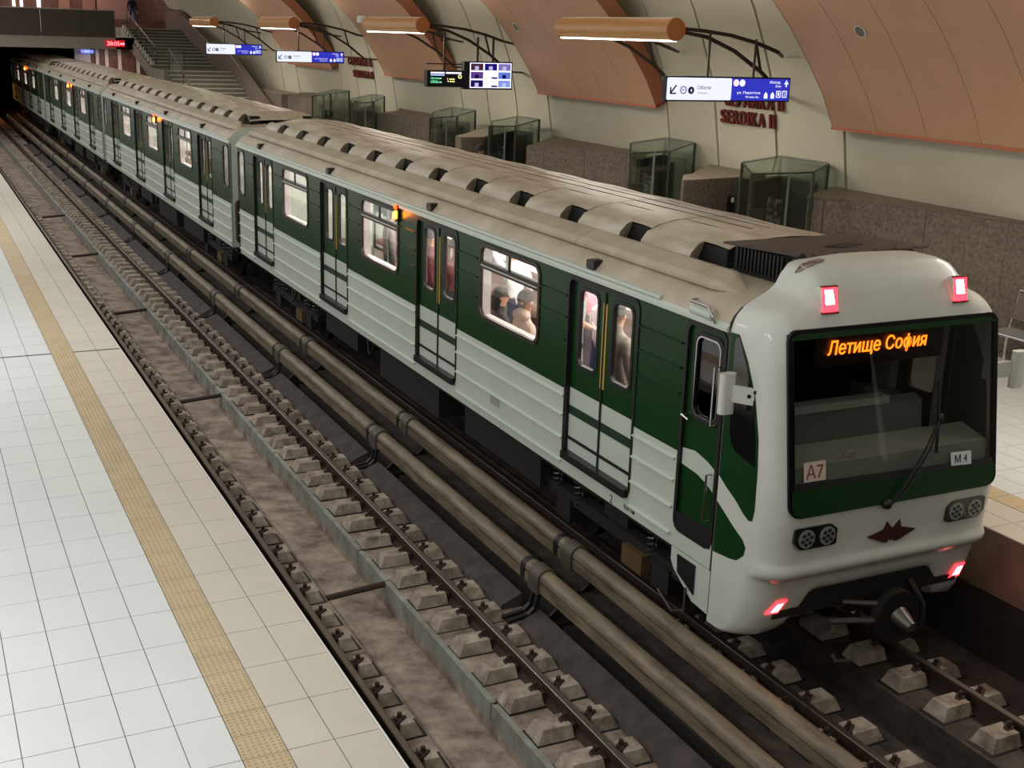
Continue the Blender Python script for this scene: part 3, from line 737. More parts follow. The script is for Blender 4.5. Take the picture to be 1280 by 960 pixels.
# lamps: red tail lights up and down, headlight pods, emblem
def on_mask(x, z, off): return (x, mask_y(x, z)-off-YC, z)
M_tail = glow('tail_red', (255, 34, 44), 7.0); M_core = glow('tail_core', (255, 170, 160), 14.0)
for x in (-.765, .735):
    yb = mask_y(x, 3.59)-.012-YC; yt = mask_y(x, 3.62)+.01-YC
    def hx(x0, x1, z0, z1, o):
        return MB().hexa([(x0+.012, yb-o, z0), (x1+.012, yb-o, z0), (x1+.012, yb+.25, z0), (x0+.012, yb+.25, z0), (x0, yt-o, z1), (x1, yt-o, z1), (x1, yt+.3, z1), (x0, yt+.3, z1)])
    b = hx(x-.085, x+.075, 3.585, 3.80, -.006).build('tail_housing', M_mask, car1)
    MB().face([(x-.073, yb-.001, 3.585), (x+.087, yb-.001, 3.585), (x+.075, yt-.001, 3.80), (x-.085, yt-.001, 3.80)]).build('tail_light', M_tail, b)
    hx(x-.055, x+.03, 3.655, 3.775, .008).build('lamp_core', M_core, b)
    MB().box(x-.08, x+.095, yb-.012, yb+.02, 3.572, 3.588).build('lamp_rim', M_redtrim, b); MB().box(x-.09, x+.08, yt-.012, yt+.02, 3.798, 3.81).build('lamp_rim', M_redtrim, b)
pp = MB(); pv = [[(-.84, -2.47), (-.78, -2.46), (-.68, -2.46), (-.58, -2.45)], [(-.82, -2.53), (-.76, -2.52), (-.67, -2.51), (-.55, -2.51)], [(-.78, -2.57), (-.74, -2.57), (-.69, -2.57), (-.62, -2.565)]]
pp.grid([[(x, y-YC, ztop(x)+.010) for x, y in r] for r in pv]).build('torn_sticker', mat('sticker', (26, 20, 20), .5, var=.9, scale=30, rgb2=(150, 132, 122), lo=.5, hi=.55), car1)
for s in (-1, 1):
    c = s*1.10
    q = [(c-.07-.03*s, .83), (c+.05-.03*s, .83), (c+.09+.03*s, .97), (c-.03+.03*s, .97)] if s < 0 else [(c-.09, .83), (c+.06, .83), (c+.09, .98), (c-.05, .98)]
    if s < 0: q = [(-1.19, .86), (-1.06, .86), (-.99, .99), (-1.10, .99)]
    b = MB().face([on_mask(*p, .012) for p in q]).build('tail_light', M_tail, car1)
    cx = sum(p[0] for p in q)/4; cz = sum(p[1] for p in q)/4
    MB().face([on_mask(cx+(p[0]-cx)*.55, cz+(p[1]-cz)*.6, .018) for p in q]).build('lamp_core', M_core, b)
for s in (-1, 1):
    cx = s*.885
    o = [(cx+p[0]*(1 if s > 0 else -1)*1, 1.635+p[1]) for p in [(-.235, -.09), (.16, -.09), (.235, -.02), (.235, .115), (-.16, .115), (-.235, .06)]]
    o2 = []
    for k in range(len(o)):
        a0, a1, a2 = o[k-1], o[k], o[(k+1) % len(o)]
        for t in (.25, .08): o2.append((a1[0]+(a0[0]-a1[0])*t, a1[1]+(a0[1]-a1[1])*t))
        for t in (.08, .25): o2.append((a1[0]+(a2[0]-a1[0])*t, a1[1]+(a2[1]-a1[1])*t))
    pod = MB().face([(p[0], -3.152-YC, p[1]) for p in o2]); 
    m = MB().prism(o2, -3.155-YC, -3.05-YC, 'y').build('headlight_pod', mat('pod_dark', (20, 30, 24), .25, coat=.5), car1)
    for e in (-.115, .115):
        c = cx+e-s*.01
        MB().tube([(c, -3.154-YC, 1.645), (c, -3.166-YC, 1.645)], .085, 20).build('headlight', mat('lens_grey', (150, 156, 154), .3, .3), m, True)
        dots = MB()
        for k in range(6): dots.tube([(c+.05*math.cos(k*PI/3+.3), -3.164-YC, 1.645+.05*math.sin(k*PI/3+.3)), (c+.05*math.cos(k*PI/3+.3), -3.172-YC, 1.645+.05*math.sin(k*PI/3+.3))], .018, 8)
        dots.tube([(c, -3.164-YC, 1.645), (c, -3.172-YC, 1.645)], .018, 8)
        dots.build('lens_cups', mat('lens_dark', (40, 44, 44), .3), m)
# emblem: winged letter in dark red
ez = 1.535
W = [(-.285, .045), (-.13, .035), (-.09, .10), (0.0, .03), (.09, .10), (.13, .035), (.285, .045), (.12, -.055), (.045, -.065), (.0, -.02), (-.045, -.065), (-.12, -.055)]
W = [(-.285, .0), (-.105, .045), (-.075, .125), (.0, .045), (.075, .125), (.105, .045), (.285, .09*0), (.10, -.075), (.045, -.085), (.035, -.03), (.0, -.075), (-.035, -.03), (-.045, -.085), (-.10, -.075)]
MB().prism([(p[0]+.02, ez+p[1]) for p in W], -3.135-YC, -3.10-YC, 'y').build('emblem', mat('emblem_brown', (58, 22, 22), .5), car1)
# mirrors on brackets
for s in (-1, 1):
    rt = empty if 0 else None
    mx, my = (-1.515, -2.55) if s < 0 else (1.66, -2.84)
    br = MB().bar((s*1.30, -2.76-YC, 2.84), (mx, my-YC, 2.86), .03, .15).build('mirror_bracket', M_mask, car1)
    if s < 0:
        for (dx, dz) in ((.055, .04), (.05, -.045), (.10, 0)):
            MB().tube([(s*1.33-dx*.8+.03, -2.765-YC+dx*.8, 2.85+dz), (s*1.34-dx*.8+.03, -2.785-YC+dx*.8, 2.85+dz)], .018, 8).build('bolt', M_black, br)
    pl = [(p[0], p[1]) for p in rrect(mx, my-YC, .15, .09, .04)]
    MB().prism(pl, 2.67, 3.03, 'z').build('mirror_housing', M_mask, br, True)
# side decals of the cab: green field, swoosh, side window; cab door
M_gd = mat('decal_green', (6, 54, 16), .35, coat=.1, spec=.25, var=.15, scale=1.5)
def decal(pts, x, name, m, par, th=.006):
    o = None
    return MB().prism([(y-YC, z) for y, z in pts], x, x+th*(1 if x < 0 else -1), 'x').build(name, m, par)
up = [(-2.325, 3.33), (-2.45, 3.335), (-2.60, 3.13), (-2.74, 2.85), (-2.83, 2.5), (-2.86, 2.2), (-2.87, 1.86), (-2.85, 1.75), (-2.80, 1.735), (-2.72, 1.77), (-2.60, 1.85), (-2.44, 1.93), (-2.325, 2.0)]
lo = [(-2.325, 1.75), (-2.45, 1.68), (-2.59, 1.60), (-2.74, 1.53), (-2.79, 1.47), (-2.77, 1.39), (-2.68, 1.31), (-2.58, 1.285), (-2.325, 1.255)]
win = [(-2.40, 3.25), (-2.42, 3.30), (-2.46, 3.315), (-2.59, 3.09), (-2.72, 2.82), (-2.80, 2.48), (-2.82, 2.24), (-2.54, 2.29), (-2.46, 2.36), (-2.43, 2.46)]
for s in (-1, 1):
    decal(up, s*1.354, 'green_field', M_gd, mask); decal(lo, s*1.354, 'green_leaf', M_gd, mask)
    decal(win, s*1.358, 'side_window', mat('side_glass', (22, 22, 24), .08, coat=.8), mask)
    cdm = MB(); y0, y1 = -2.265-YC, -1.685-YC
    ho = (-2.20-YC, -1.80-YC, 2.42, 3.20)
    solid_columns(cdm, y0, y1, 1.26, 3.28, [ho], s*1.325, s*1.29)
    cdo = cdm.build('cab_door', M_green, car1)
    yc_ = (ho[0]+ho[1])/2; zc_ = (ho[2]+ho[3])/2
    MB().ring(rrect(yc_, zc_, .46, .84, .11), rrect(yc_, zc_, .36, .74, .08), s*1.338, s*1.29, 'x').build('window_frame', M_rubber, cdo)
    MB().ring(rrect(yc_, zc_, .385, .765, .09), rrect(yc_, zc_, .355, .735, .08), s*1.342, s*1.335, 'x').build('chrome_bead', M_chrome, cdo)
    MB().prism(rrect(yc_, zc_, .38, .76, .08), s*1.315, s*1.309, 'x').build('window_pane', glass('cab_glass', (.5, .48, .46), .1), cdo)
    MB().ring(rrect(-1.975-YC, 2.27, .645, 2.09, .12), rrect(-1.975-YC, 2.27, .56, 2.0, .08), s*1.358, s*1.30, 'x').build('door_surround', M_rubber, cdo)
    MB().box(min(s*1.33, s*1.352), max(s*1.33, s*1.352), y0+.01, y1-.01, 1.255, 1.42).build('kick_plate', M_rubber, cdo)
    sw0 = [(-1.70, 2.06), (-1.9, 2.09), (-2.1, 2.05), (-2.255, 1.99), (-2.255, 1.77), (-2.1, 1.84), (-1.95, 1.88), (-1.70, 1.90)]
    decal(sw0, s*1.331, 'white_swoosh', M_white, cdo, .004)
    for (yy, za, zb) in ((-2.20, 2.43, 2.98), (-2.20, 1.50, 1.96)):
        MB().tube([(s*1.33, yy-YC, za), (s*1.40, yy-YC, za), (s*1.40, yy-YC, zb), (s*1.33, yy-YC, zb)], .012, 8).build('grab_handle', M_chrome, cdo, True)
    MB().tube([(s*1.33, -1.72-YC, 2.40), (s*1.385, -1.72-YC, 2.40), (s*1.385, -1.83-YC, 2.38)], .014, 6).build('door_handle', M_chrome, cdo, True)
    MB().tube([(s*1.33, -1.72-YC, 3.41), (s*1.345, -2.06-YC, 3.41)], [.055, .055], 12).build('lamp_cowl', M_white, car1, True)
    MB().tube([(s*1.30, -1.72-YC, 3.50), (s*1.40, -1.75-YC, 3.50), (s*1.41, -2.05-YC, 3.50), (s*1.41, -2.12-YC, 3.42), (s*1.37, -2.12-YC, 3.36)], .012, 6).build('roof_handrail', M_chrome, car1, True)
# small writing on the sill, ventilation grille
text_mesh('sill_figure', '2', .05, .09, (0, -1, 0), (0, 0, 1), (-1.352, -.50-YC, 1.10), M_black, car1, .001)
text_mesh('sill_lettering', 'вагон', .20, .05, (0, -1, 0), (0, 0, 1), (-1.352, -.86-YC, 1.115), M_black, car1, .001)
gr = MB().box(-1.356, -1.35, 2.26-YC, 2.52-YC, 1.30, 1.42).build('side_grille', mat('grille_grey', (150, 154, 148), .5), car1)
# equipment box with dark lid between hood and mask
ac = MB().box(-.70, .80, -2.20-YC, -1.42-YC, 3.68, 3.93).build('roof_unit', M_under, car1)
MB().prism([(-.86, -1.44-YC), (.78, -1.38-YC), (.98, -2.20-YC), (-.62, -2.36-YC)], 3.945, 3.965, 'z').build('unit_lid', mat('lid_brown', (78, 68, 62), .55, var=.4, scale=6), ac)
for k in range(13):
    t = k/12; MB().box(-.735, -.70, -1.50-.66*t-YC-.012, -1.50-.66*t-YC+.012, 3.72, 3.93).build('grille_bar', M_iron, ac)
MB().tube([(-.73, -2.28-YC, 3.70), (-.74, -2.30-YC, 3.86), (-.6, -2.3-YC, 3.94)], .06, 8).build('unit_duct', M_iron, ac, True)
for k in range(7): MB().box(-.78+.26*k, -.76+.26*k, -2.345-YC+.022*k, -2.325-YC+.022*k, 3.962, 3.972).build('lid_bolt', M_iron, ac)
MB().prism([(-.1, -1.98-YC), (.25, -1.85-YC), (.36, -1.97-YC), (.05, -2.08-YC)], 3.962, 3.975, 'z').build('torn_patch', M_rubber, ac)
MB().prism([(p[0], p[1]) for p in [(-.92, 3.86), (-.86, 3.885), (-.62, 3.90), (-.60, 3.86), (-.72, 3.78), (-.76, 3.79)]], mask_y(-.7, 3.86)-.02-YC, mask_y(-.7, 3.80)-YC+.04, 'y').build('vinyl_patch', M_rubber, car1) if False else None
# coupler and pipes under the cab
cp = MB().tube([(.12, -2.6-YC, .72), (.12, -3.15-YC, .72)], .13, 16).tube([(.12, -3.15-YC, .72), (.12, -3.24-YC, .72)], .26, 24).build('coupler', M_iron, car1, True)
MB().tube([(.12, -3.24-YC, .74), (.12, -3.42-YC, .70)], [.10, .05], 12).build('coupler_cone', M_spring, cp, True)
MB().tube([(-.35, -3.0-YC, .86), (.0, -3.2-YC, .86)], .025, 8).tube([(-.55, -3.0-YC, .70), (-.1, -3.2-YC, .72)], .03, 8).box(-.75, -.55, -3.1-YC, -2.9-YC, .66, .74).build('brake_pipe', M_spring, cp, True)
hs = [(.45, -3.0-YC, .95), (.5, -3.15-YC, .75), (.48, -3.2-YC, .55), (.35, -3.1-YC, .4)]
MB().tube(hs, .03, 8).build('air_hose', M_rubber, cp, True)
MB().box(-1.1, 1.1, -2.95-YC, -2.4-YC, .80, 1.05).build('cab_underframe', M_under, car1)
MB().tube([(-.35, -2.95-YC, .30), (-.35, -3.0-YC, .25), (-.2, -3.05-YC, .25)], .02, 6).build('guard_iron', M_spring, car1, True)
# ------------------------------------------------------------------ vault on the right
WALLP = [(7.95, 1.0), (7.9, 2.2), (7.83, 3.2), (7.62, 4.45), (7.46, 5.1), (7.2, 5.77), (6.9, 6.43), (6.5, 7.05), (5.95, 7.65), (5.2, 8.2), (4.2, 8.7), (2.9, 9.1), (1.2, 9.35), (-1.8, 9.45)]
def wall_x(z):
    for (a, b), (c, d) in zip(WALLP, WALLP[1:]):
        if z <= d: return a+(c-a)*(z-b)/(d-b)
    return -1.8
back = [(x+.10, z+.10) for x, z in WALLP]; back2 = [(x+.5, z+.5) for x, z in WALLP]
wall_r = struct(MB().prism(back+back2[::-1], -12, 64, 'y').build('wall_right', M_joint, None, True))
ys = [-12, -4.9, 0.9, 6.75, 8.75, 10.75, 12.6, 18.35, 20.3, 22.2, 24.1, 29.9, 31.8, 33.8, 35.7, 41.6, 44, 47.2, 53, 58, 64]
front = WALLP; hid = [(x+.12, z+.12) for x, z in WALLP]
for a, b in zip(ys, ys[1:]):
    MB().prism(front+hid[::-1], a+.035, b-.035, 'y').build('wall_slab', M_wall, wall_r, True)
# orange panels standing proud of the vault
ARC = [(7.35, 4.37), (7.06, 4.93), (6.66, 5.49), (6.21, 6.05), (5.77, 6.49), (5.2, 6.95), (4.5, 7.4), (3.7, 7.8), (2.8, 8.1)]
def arc_out(d):
    out = []
    for k, p in enumerate(ARC):
        a = Vector(ARC[max(k-1, 0)]); b = Vector(ARC[min(k+1, len(ARC)-1)]); t = (b-a).normalized(); n = Vector((-t.y*-1, t.x*-1))
        n = Vector((t.y, -t.x)); n = -n if n.x < 0 else n
        out.append((p[0]+n.x*d, p[1]+n.y*d))
    return out
plabel = ['orange curved vault panel nearest the camera with round speakers', 'orange curved vault panel between the long lamp and the display screens',
          'orange curved vault panel behind the small departure display', 'farthest orange vault panel, above the second direction sign']
for k, (a, b) in enumerate(((-4.9, 6.75), (12.62, 18.35), (24.1, 29.9), (35.7, 41.7))):
    root = empty('vault_panel', (6.9, (a+b)/2, 4.37), plabel[k], 'wall panel', 'orange vault panels')
    off = Vector((-6.9, -(a+b)/2, -4.37))
    n = 5 if k else 10; st = (b-a)/n
    o1 = arc_out(.03); o2 = arc_out(.34)
    for q in range(n):
        MB().prism(ARC+o1[::-1], a+st*q+.006, a+st*(q+1)-.006, 'y').build('panel_strip', M_panel, root, True).location = off
    for e in (a, b-.02):
        MB().prism(ARC+o2[::-1], e, e+.02, 'y').build('panel_cheek', M_cheek, root).location = off
    MB().prism([ARC[0], o2[0], (o2[0][0], o2[0][1]-.05), (ARC[0][0]-.01, ARC[0][1]-.05)], a-.02, b+.02, 'y').build('bottom_trim', M_redtrim, root).location = off
    MB().prism([(ARC[0][0]-.015, ARC[0][1]+.0), (ARC[0][0]+.02, ARC[0][1]+.0), (ARC[0][0]+.02, ARC[0][1]-.05), (ARC[0][0]-.015, ARC[0][1]-.05)], a-.02, b+.02, 'y').build('lower_lip', mat('lip_orange', (190, 110, 74), .5), root).location = off
    for (u, yy, zz, xx) in ([(0, 5.0, 6.02, 6.235), (0, 1.35, 6.0, 6.25)] if k == 0 else [(0, 17.5, 6.0, 6.25)] if k == 1 else []):
        nrm = Vector((-.78, 0, -.62)); c = Vector((xx, yy, zz))
        MB().tube([c+nrm*-.01, c+nrm*.03], .13, 20).build('speaker_ring', mat('ring_cream', (205, 200, 186), .5), root, True).location = off
        MB().tube([c+nrm*.01, c+nrm*.035], .095, 20).build('speaker_mesh', mat('mesh_grey', (112, 106, 98), .7), root, True).location = off

# ------------------------------------------------------------------ lamps on brown trusses, signs
def lamp(y, label):
    root = empty('tube_lamp', (4.1, y+2, 5.95), label, 'lamp', 'wooden tube lamps over the far platform')
    MB().tube([(0, -2, 0), (0, 2, 0)], .19, 24).build('lamp_tube', M_wood, root, True)
    MB().tube([(0, -2.012, 0), (0, -2, 0)], .185, 24).build('end_cap', mat('cap_wood', (178, 112, 62), .5), root)
    MB().box(-.06, .06, -1.95, 1.95, -.20, -.17).build('diffuser', glow('lamp_diffuser', (255, 244, 226), 6.0), root)
    l = area('lamp_light', (0, 0, 0), .2, 3.9, 100, (1.0, .92, .80)); l.parent = root; l.location = (0, 0, -.22)
    l = area('added_uplight', (0, 0, 0), .1, 3.9, 70, (1.0, .90, .80), (PI, 0, 0)); l.parent = root; l.location = (0, 0, .2)  # added fill light aimed up to brighten vault and panels
    MB().box(-.05, .05, -1.95, 1.95, .17, .196).build('added_slot', mat('slot_white', (230, 225, 215), .5), root)  # made-up slot to go with the added upward light
    for e in (-1.9, 1.6):
        t = MB(); up = [(.15, .02), (.6, .0), (1.2, -.06), (1.75, -.17), (2.25, -.32)]; lo = [(.15, -.03), (.7, -.10), (1.3, -.32), (1.9, -.66), (2.45, -1.08)]
        for ch in (up, lo):
            for p, q in zip(ch, ch[1:]): t.bar((p[0], e, p[1]), (q[0], e, q[1]), .05, .06)
        for p, q in ((up[3], lo[3]),): t.bar((p[0], e, p[1]), (q[0], e, q[1]), .035, .04)
        t.bar((up[4][0], e, up[4][1]), (3.10, e+.95, -.40), .05, .05)
        t.bar((lo[4][0], e, lo[4][1]), (3.40, e+1.15, lo[4][1]-.05), .05, .05)
        t.build('truss', M_truss, root)
for k, (y, lb) in enumerate(((7.1, 'nearest wooden tube lamp, hanging over the large direction sign'), (18.4, 'wooden tube lamp hanging above the two display screens'),
                             (29.6, 'third wooden tube lamp from the right'), (41.0, 'farthest wooden tube lamp beside the stairs'))): lamp(y, lb)
M_blue = glow('sign_blue', (52, 56, 190), .75); M_sw = glow('sign_white', (228, 232, 250), .85); M_ink = mat('sign_ink', (12, 12, 22), .5); M_pict = glow('sign_pict', (240, 240, 255), .9)
M_scase = mat('sign_case', (24, 26, 48), .5)
def hsign(y, x0, x1, z0, z1, label, zt, detail=True):
    root = empty('direction_sign', ((x0+x1)/2, y, z0), label, 'sign', 'hanging direction signs')
    O = Vector((-(x0+x1)/2, -y, -z0))
    def add(m, nm, mt, sm=False): o = m.build(nm, mt, root, sm); o.location = O; return o
    def tx(nm, body, w, h, cx, cz, mt):
        o = text_mesh(nm, body, w, h, (1, 0, 0), (0, 0, 1), (cx, y-.058, cz), mt, root, .001); o.location = O
    add(MB().box(x0, x1, y-.05, y+.05, z0, z1), 'sign_case', M_scase)
    W = x1-x0; H = z1-z0; xm = x0+W*.515
    add(MB().prism(rrect((x0+.02+xm)/2, (z0+z1)/2, xm-x0-.02, H-.05, .03), y-.054, y-.049, 'y'), 'white_field', M_sw)
    add(MB().box(xm, x1-.02, y-.054, y-.049, z0+.025, z1-.025), 'blue_field', M_blue)
    for q in (.33, .70):
        add(MB().tube([(x0+W*q, y, z1), (x0+W*q, y, zt-.25*q*q*1.3)], .022, 6), 'hanger', M_truss)
    ax = x0+W*.055; az = z0+H*.42
    add(MB().bar((ax+.06, y-.058, az+.09), (ax-.05, y-.058, az-.04), .006, .025, up=(1, 0, -1)).bar((ax-.05, y-.058, az-.05), (ax-.05, y-.058, az+.06), .006, .024, up=(1, 0, 0)).bar((ax-.06, y-.058, az-.045), (ax+.06, y-.058, az-.045), .006, .024), 'arrow_mark', M_ink)
    def disc(nm, cx, cz, r, mt, ring=False):
        if ring: add(MB().ring([(cx+r*math.cos(t*PI/10), cz+r*math.sin(t*PI/10)) for t in range(20)], [(cx+r*.78*math.cos(t*PI/10), cz+r*.78*math.sin(t*PI/10)) for t in range(20)], y-.058, y-.055, 'y'), nm, mt)
        else: add(MB().tube([(cx, y-.054, cz), (cx, y-.058, cz)], r, 20), nm, mt)
    disc('circle_mark', x0+W*.135, z0+H*.45, H*.16, M_ink, True); tx('circle_lettering', 'M1', H*.16, H*.1, x0+W*.135, z0+H*.45, M_ink)
    disc('blue_dot', x0+W*.195, z0+H*.44, H*.15, mat('dot_blue', (28, 74, 128), .5)); tx('dot_lettering', '4', H*.08, H*.14, x0+W*.195, z0+H*.44, M_pict)
    tx('sign_lettering', 'Обеля', W*.105, H*.15, x0+W*.295, z0+H*.56, M_ink); tx('sign_lettering_latin', 'Obelya', W*.075, H*.09, x0+W*.285, z0+H*.33, mat('ink_grey', (150, 152, 165), .6))
    disc('pink_dot', xm+W*.035, z0+H*.76, H*.14, glow('dot_pink', (250, 190, 190), 1.2)); disc('white_dot', xm+W*.085, z0+H*.76, H*.14, M_pict)
    tx('exit_lettering', 'Изход', W*.085, H*.13, x0+W*.87, z0+H*.80, M_pict); tx('exit_lettering_latin', 'Exit', W*.045, H*.09, x0+W*.90, z0+H*.65, M_pict)
    tx('street_lettering', 'ул. Пиротска', W*.19, H*.13, x0+W*.655, z0+H*.36, M_pict); tx('street_lettering_latin', 'Pirotska Str.', W*.11, H*.08, x0+W*.69, z0+H*.20, M_pict)
    ux = x0+W*.965
    add(MB().prism([(ux-.012, z0+H*.62), (ux+.012, z0+H*.62), (ux+.012, z0+H*.75), (ux+.05, z0+H*.72), (ux, z0+H*.9), (ux-.05, z0+H*.72), (ux-.012, z0+H*.75)], y-.058, y-.055, 'y'), 'up_arrow', M_pict)
    for q, ch in ((.905, '1'), (.955, '2')):
        cx, cz = x0+W*q, z0+H*.32
        add(MB().ring(rrect(cx, cz, H*.24, H*.28, .006), rrect(cx, cz, H*.18, H*.22, .004), y-.058, y-.055, 'y'), 'exit_box', M_pict); tx('exit_number', ch, H*.07, H*.15, cx, cz, M_pict)
    for q, rf in ((.80, True), (.855, False)):
        cx, cz = x0+W*q, z0+H*.24
        add(MB().prism([(cx-H*.09, cz-H*.1), (cx+H*.09, cz-H*.1), (cx+H*.09, cz+H*.06), (cx, cz+H*.17), (cx-H*.09, cz+H*.06)], y-.058, y-.055, 'y'), 'pictogram', M_pict)
hsign(7.1, 3.94, 6.56, 4.78, 5.20, 'large lit white and blue direction sign in front of the red letters', 6.0)
hsign(29.7, 3.5, 5.82, 4.70, 5.08, 'lit white and blue direction sign under the third tube lamp', 5.9)
hsign(41.3, 3.77, 6.1, 4.66, 5.10, 'overexposed direction sign hanging in front of the stairs', 5.9)
# two screens under the second lamp
def screen(x0, x1, z0, z1, y, label, nm, fill):
    root = empty(nm, ((x0+x1)/2, y, z0), label, 'screen')
    O = Vector((-(x0+x1)/2, -y, -z0))
    def add(m, n, mt): o = m.build(n, mt, root); o.location = O; return o
    add(MB().box(x0, x1, y-.07, y+.12, z0, z1), 'screen_case', M_black)
    fill(add, x0, x1, z0, z1, y-.074, root, O)
    return root
def fillA(add, x0, x1, z0, z1, y, root, O):
    add(MB().box(x0+.16, x1-.03, y-.002, y+.003, z0+.04, z1-.03), 'screen_panel', glow('scr_white', (225, 222, 255), 1.5))
    W = (x1-x0-.19)/3; H = (z1-z0-.07)/3
    cols_ = [[(70, 40, 60), (30, 20, 110), (120, 110, 180)], [(90, 60, 130), None, (90, 120, 210)], [(30, 22, 80), None, (130, 150, 225)]]
    for r in range(3):
        for c in range(3):
            a = x0+.16+W*c; b = z1-.03-H*(r+1)
            if cols_[r][c]: 
                add(MB().box(a+.02, a+W-.02, y-.005, y-.001, b+.02, b+H-.015), 'picture_tile', glow('tile%d%d' % (r, c), cols_[r][c], .8))
                add(MB().box(a+W*.35, a+W*.62, y-.008, y-.004, b+.03, b+H*.6), 'picture_figure', glow('tilef%d' % (r), ((200, 190, 230), (25, 15, 60), (200, 200, 250))[(r+c) % 3], .7))
            else: add(MB().box(a+W*.55, a+W*1.0, y-.005, y-.001, b+H*.1, b+H*.32), 'picture_caption', glow('cap', (40, 25, 110), .7))
    for xx in (.3, .62): add(MB().tube([(x0+(x1-x0)*xx, y+.1, z1), (x0+(x1-x0)*xx, y+.1, z1+.6)], .03, 6), 'hanger', M_truss)
def fillB(add, x0, x1, z0, z1, y, root, O):
    add(MB().box(x0+.06, x1-.02, y-.001, y+.003, z0+.02, z1-.03), 'screen_panel', glow('scr_dark', (26, 22, 22), .6))
    W = x1-x0; H = z1-z0
    for (a, b, c, d, cc) in ((.1, .48, .80, .9, (215, 210, 245)), (.52, .95, .80, .9, (225, 215, 250)), (.1, .48, .68, .76, (150, 170, 230))):
        add(MB().box(x0+W*a, x0+W*b, y-.004, y, z0+H*c, z0+H*d), 'text_bar', glow('bar%d' % int(a*100+c*1000), cc, 1.2))
    for (body, a, c, w, h, cc) in (('Летище', .1, .52, .3, .12, (120, 225, 170)), ('Обеля', .1, .30, .3, .12, (120, 210, 170)), ('Obelya', .1, .42, .2, .07, (90, 180, 130)), ('1 мин', .56, .5, .2, .1, (250, 235, 150)), ('4 мин', .56, .36, .2, .1, (250, 240, 170)), ('0', .86, .58, .1, .24, (250, 245, 170))):
        o = text_mesh('screen_lettering', body, W*w, H*h, (1, 0, 0), (0, 0, 1), (x0+W*(a+w/2), y-.006, z0+H*(c+h/2-.06)), glow('tx%d' % cc[0], cc, 1.6), root, .001); o.location = O
    add(MB().box(x0-.0, x1, y+.05, y+.09, z1+.14, z1+.17), 'hanger_bar', M_truss); add(MB().tube([(x0+W*.5, y+.07, z1), (x0+W*.5, y+.07, z1+.95)], .03, 6), 'hanger', M_truss)
screen(5.24, 6.6, 4.42, 5.11, 18.45, 'video wall screen showing a grid of pictures', 'video_screen', fillA)
screen(4.22, 5.21, 4.47, 4.88, 18.45, 'small black departure display left of the video screen', 'departure_display', fillB)
# station name in raised red letters
for (y0, y1, zc, h, body, lb) in ((10.30, 8.36, 4.66, .27, 'СЕРДИКА II', 'red Cyrillic station name half hidden by the large direction sign'), (10.5, 8.66, 4.31, .27, 'SERDIKA II', 'red Latin station name SERDIKA II on the cream wall'),
                                  (34.2, 31.6, 4.70, .30, 'СЕРДИКА II', 'distant red Cyrillic station name beyond the second direction sign'), (33.9, 31.7, 4.25, .26, 'SERDIKA II', 'distant red Latin station name under the Cyrillic one')):
    root = empty('station_name', (wall_x(zc)-.03, (y0+y1)/2, zc-h/2), lb, 'lettering', 'red station names')
    adv = {'I': .28, ' ': .3, 'Д': .75, 'А': .66, 'A': .66, 'К': .64, 'K': .64, 'R': .64, 'D': .66, 'И': .68, 'С': .62, 'S': .60, 'E': .54, 'Е': .54, 'Р': .58}
    tot = sum(adv[c] for c in body); p = y0
    for c in body:
        wd = adv[c]/tot*(y0-y1)
        if c != ' ':
            o = text_mesh('letter', c, wd*(.74 if c != 'I' else .5), h, (0, -1, 0), (-.12, 0, .993), (-.03, p-wd/2-(y0+y1)/2, h/2), M_letter, root, .03, 0, .008)
        p -= wd
# security camera
sc_ = empty('security_camera', (4.6, 24.4, 6.1), 'white security camera beside the second tube lamp', 'camera')
MB().prism(rrect(0, 0, .16, .2, .04), -.16, .16, 'y').build('housing', mat('cam_white', (225, 225, 222), .4), sc_, True)
MB().tube([(0, 0, 0), (.05, 0, -.16), (.16, 0, -.2)], .03, 8).build('arm', M_truss, sc_)

# ------------------------------------------------------------------ granite plinths and glass display cases
def granite(poly, label, top=3.25):
    cx = sum(p[0] for p in poly)/len(poly); cy = sum(p[1] for p in poly)/len(poly)
    r = empty('granite_plinth', (cx, cy, ZR), label, 'plinth', 'granite plinths along the far wall')
    L = [(p[0]-cx, p[1]-cy) for p in poly]
    MB().prism(L, 0, top-ZR-.03, 'z').build('core', M_granite, r)
    n = len(L)
    # facing slabs with joints
    sgn = 1 if sum(L[i][0]*L[(i+1) % n][1]-L[(i+1) % n][0]*L[i][1] for i in range(n)) > 0 else -1
    for k in range(n):
        a = Vector(L[k]); b = Vector(L[(k+1) % n]); d = b-a; ln = d.length
        if ln < .3 or (a.x+cx > 7.7 and b.x+cx > 7.7): continue
        m = max(1, round(ln/1.1)); t = d/ln; nn = Vector((t.y, -t.x))*sgn
        for q in range(m):
            p0 = a+t*(ln*q/m+.006); p1 = a+t*(ln*(q+1)/m-.006); e = nn*.025
            MB().hexa([(p0.x, p0.y, 0), (p1.x, p1.y, 0), (p1.x+e.x, p1.y+e.y, 0), (p0.x+e.x, p0.y+e.y, 0), (p0.x, p0.y, top-ZR-.035), (p1.x, p1.y, top-ZR-.035), (p1.x+e.x, p1.y+e.y, top-ZR-.035), (p0.x+e.x, p0.y+e.y, top-ZR-.035)]).build('facing_slab', M_granite, r)
    MB().prism([(p[0]*1.012, p[1]*1.012) for p in L], top-ZR-.03, top-ZR, 'z').build('cap_stone', M_granite_top, r)
granite([(6.35, 6.0), (6.4, 5.65), (6.78, 5.49), (7.27, 4.12), (7.66, 2.77), (7.66, -7), (7.8, -7), (7.8, 7.0)], 'long granite plinth right of the nearest glass case')
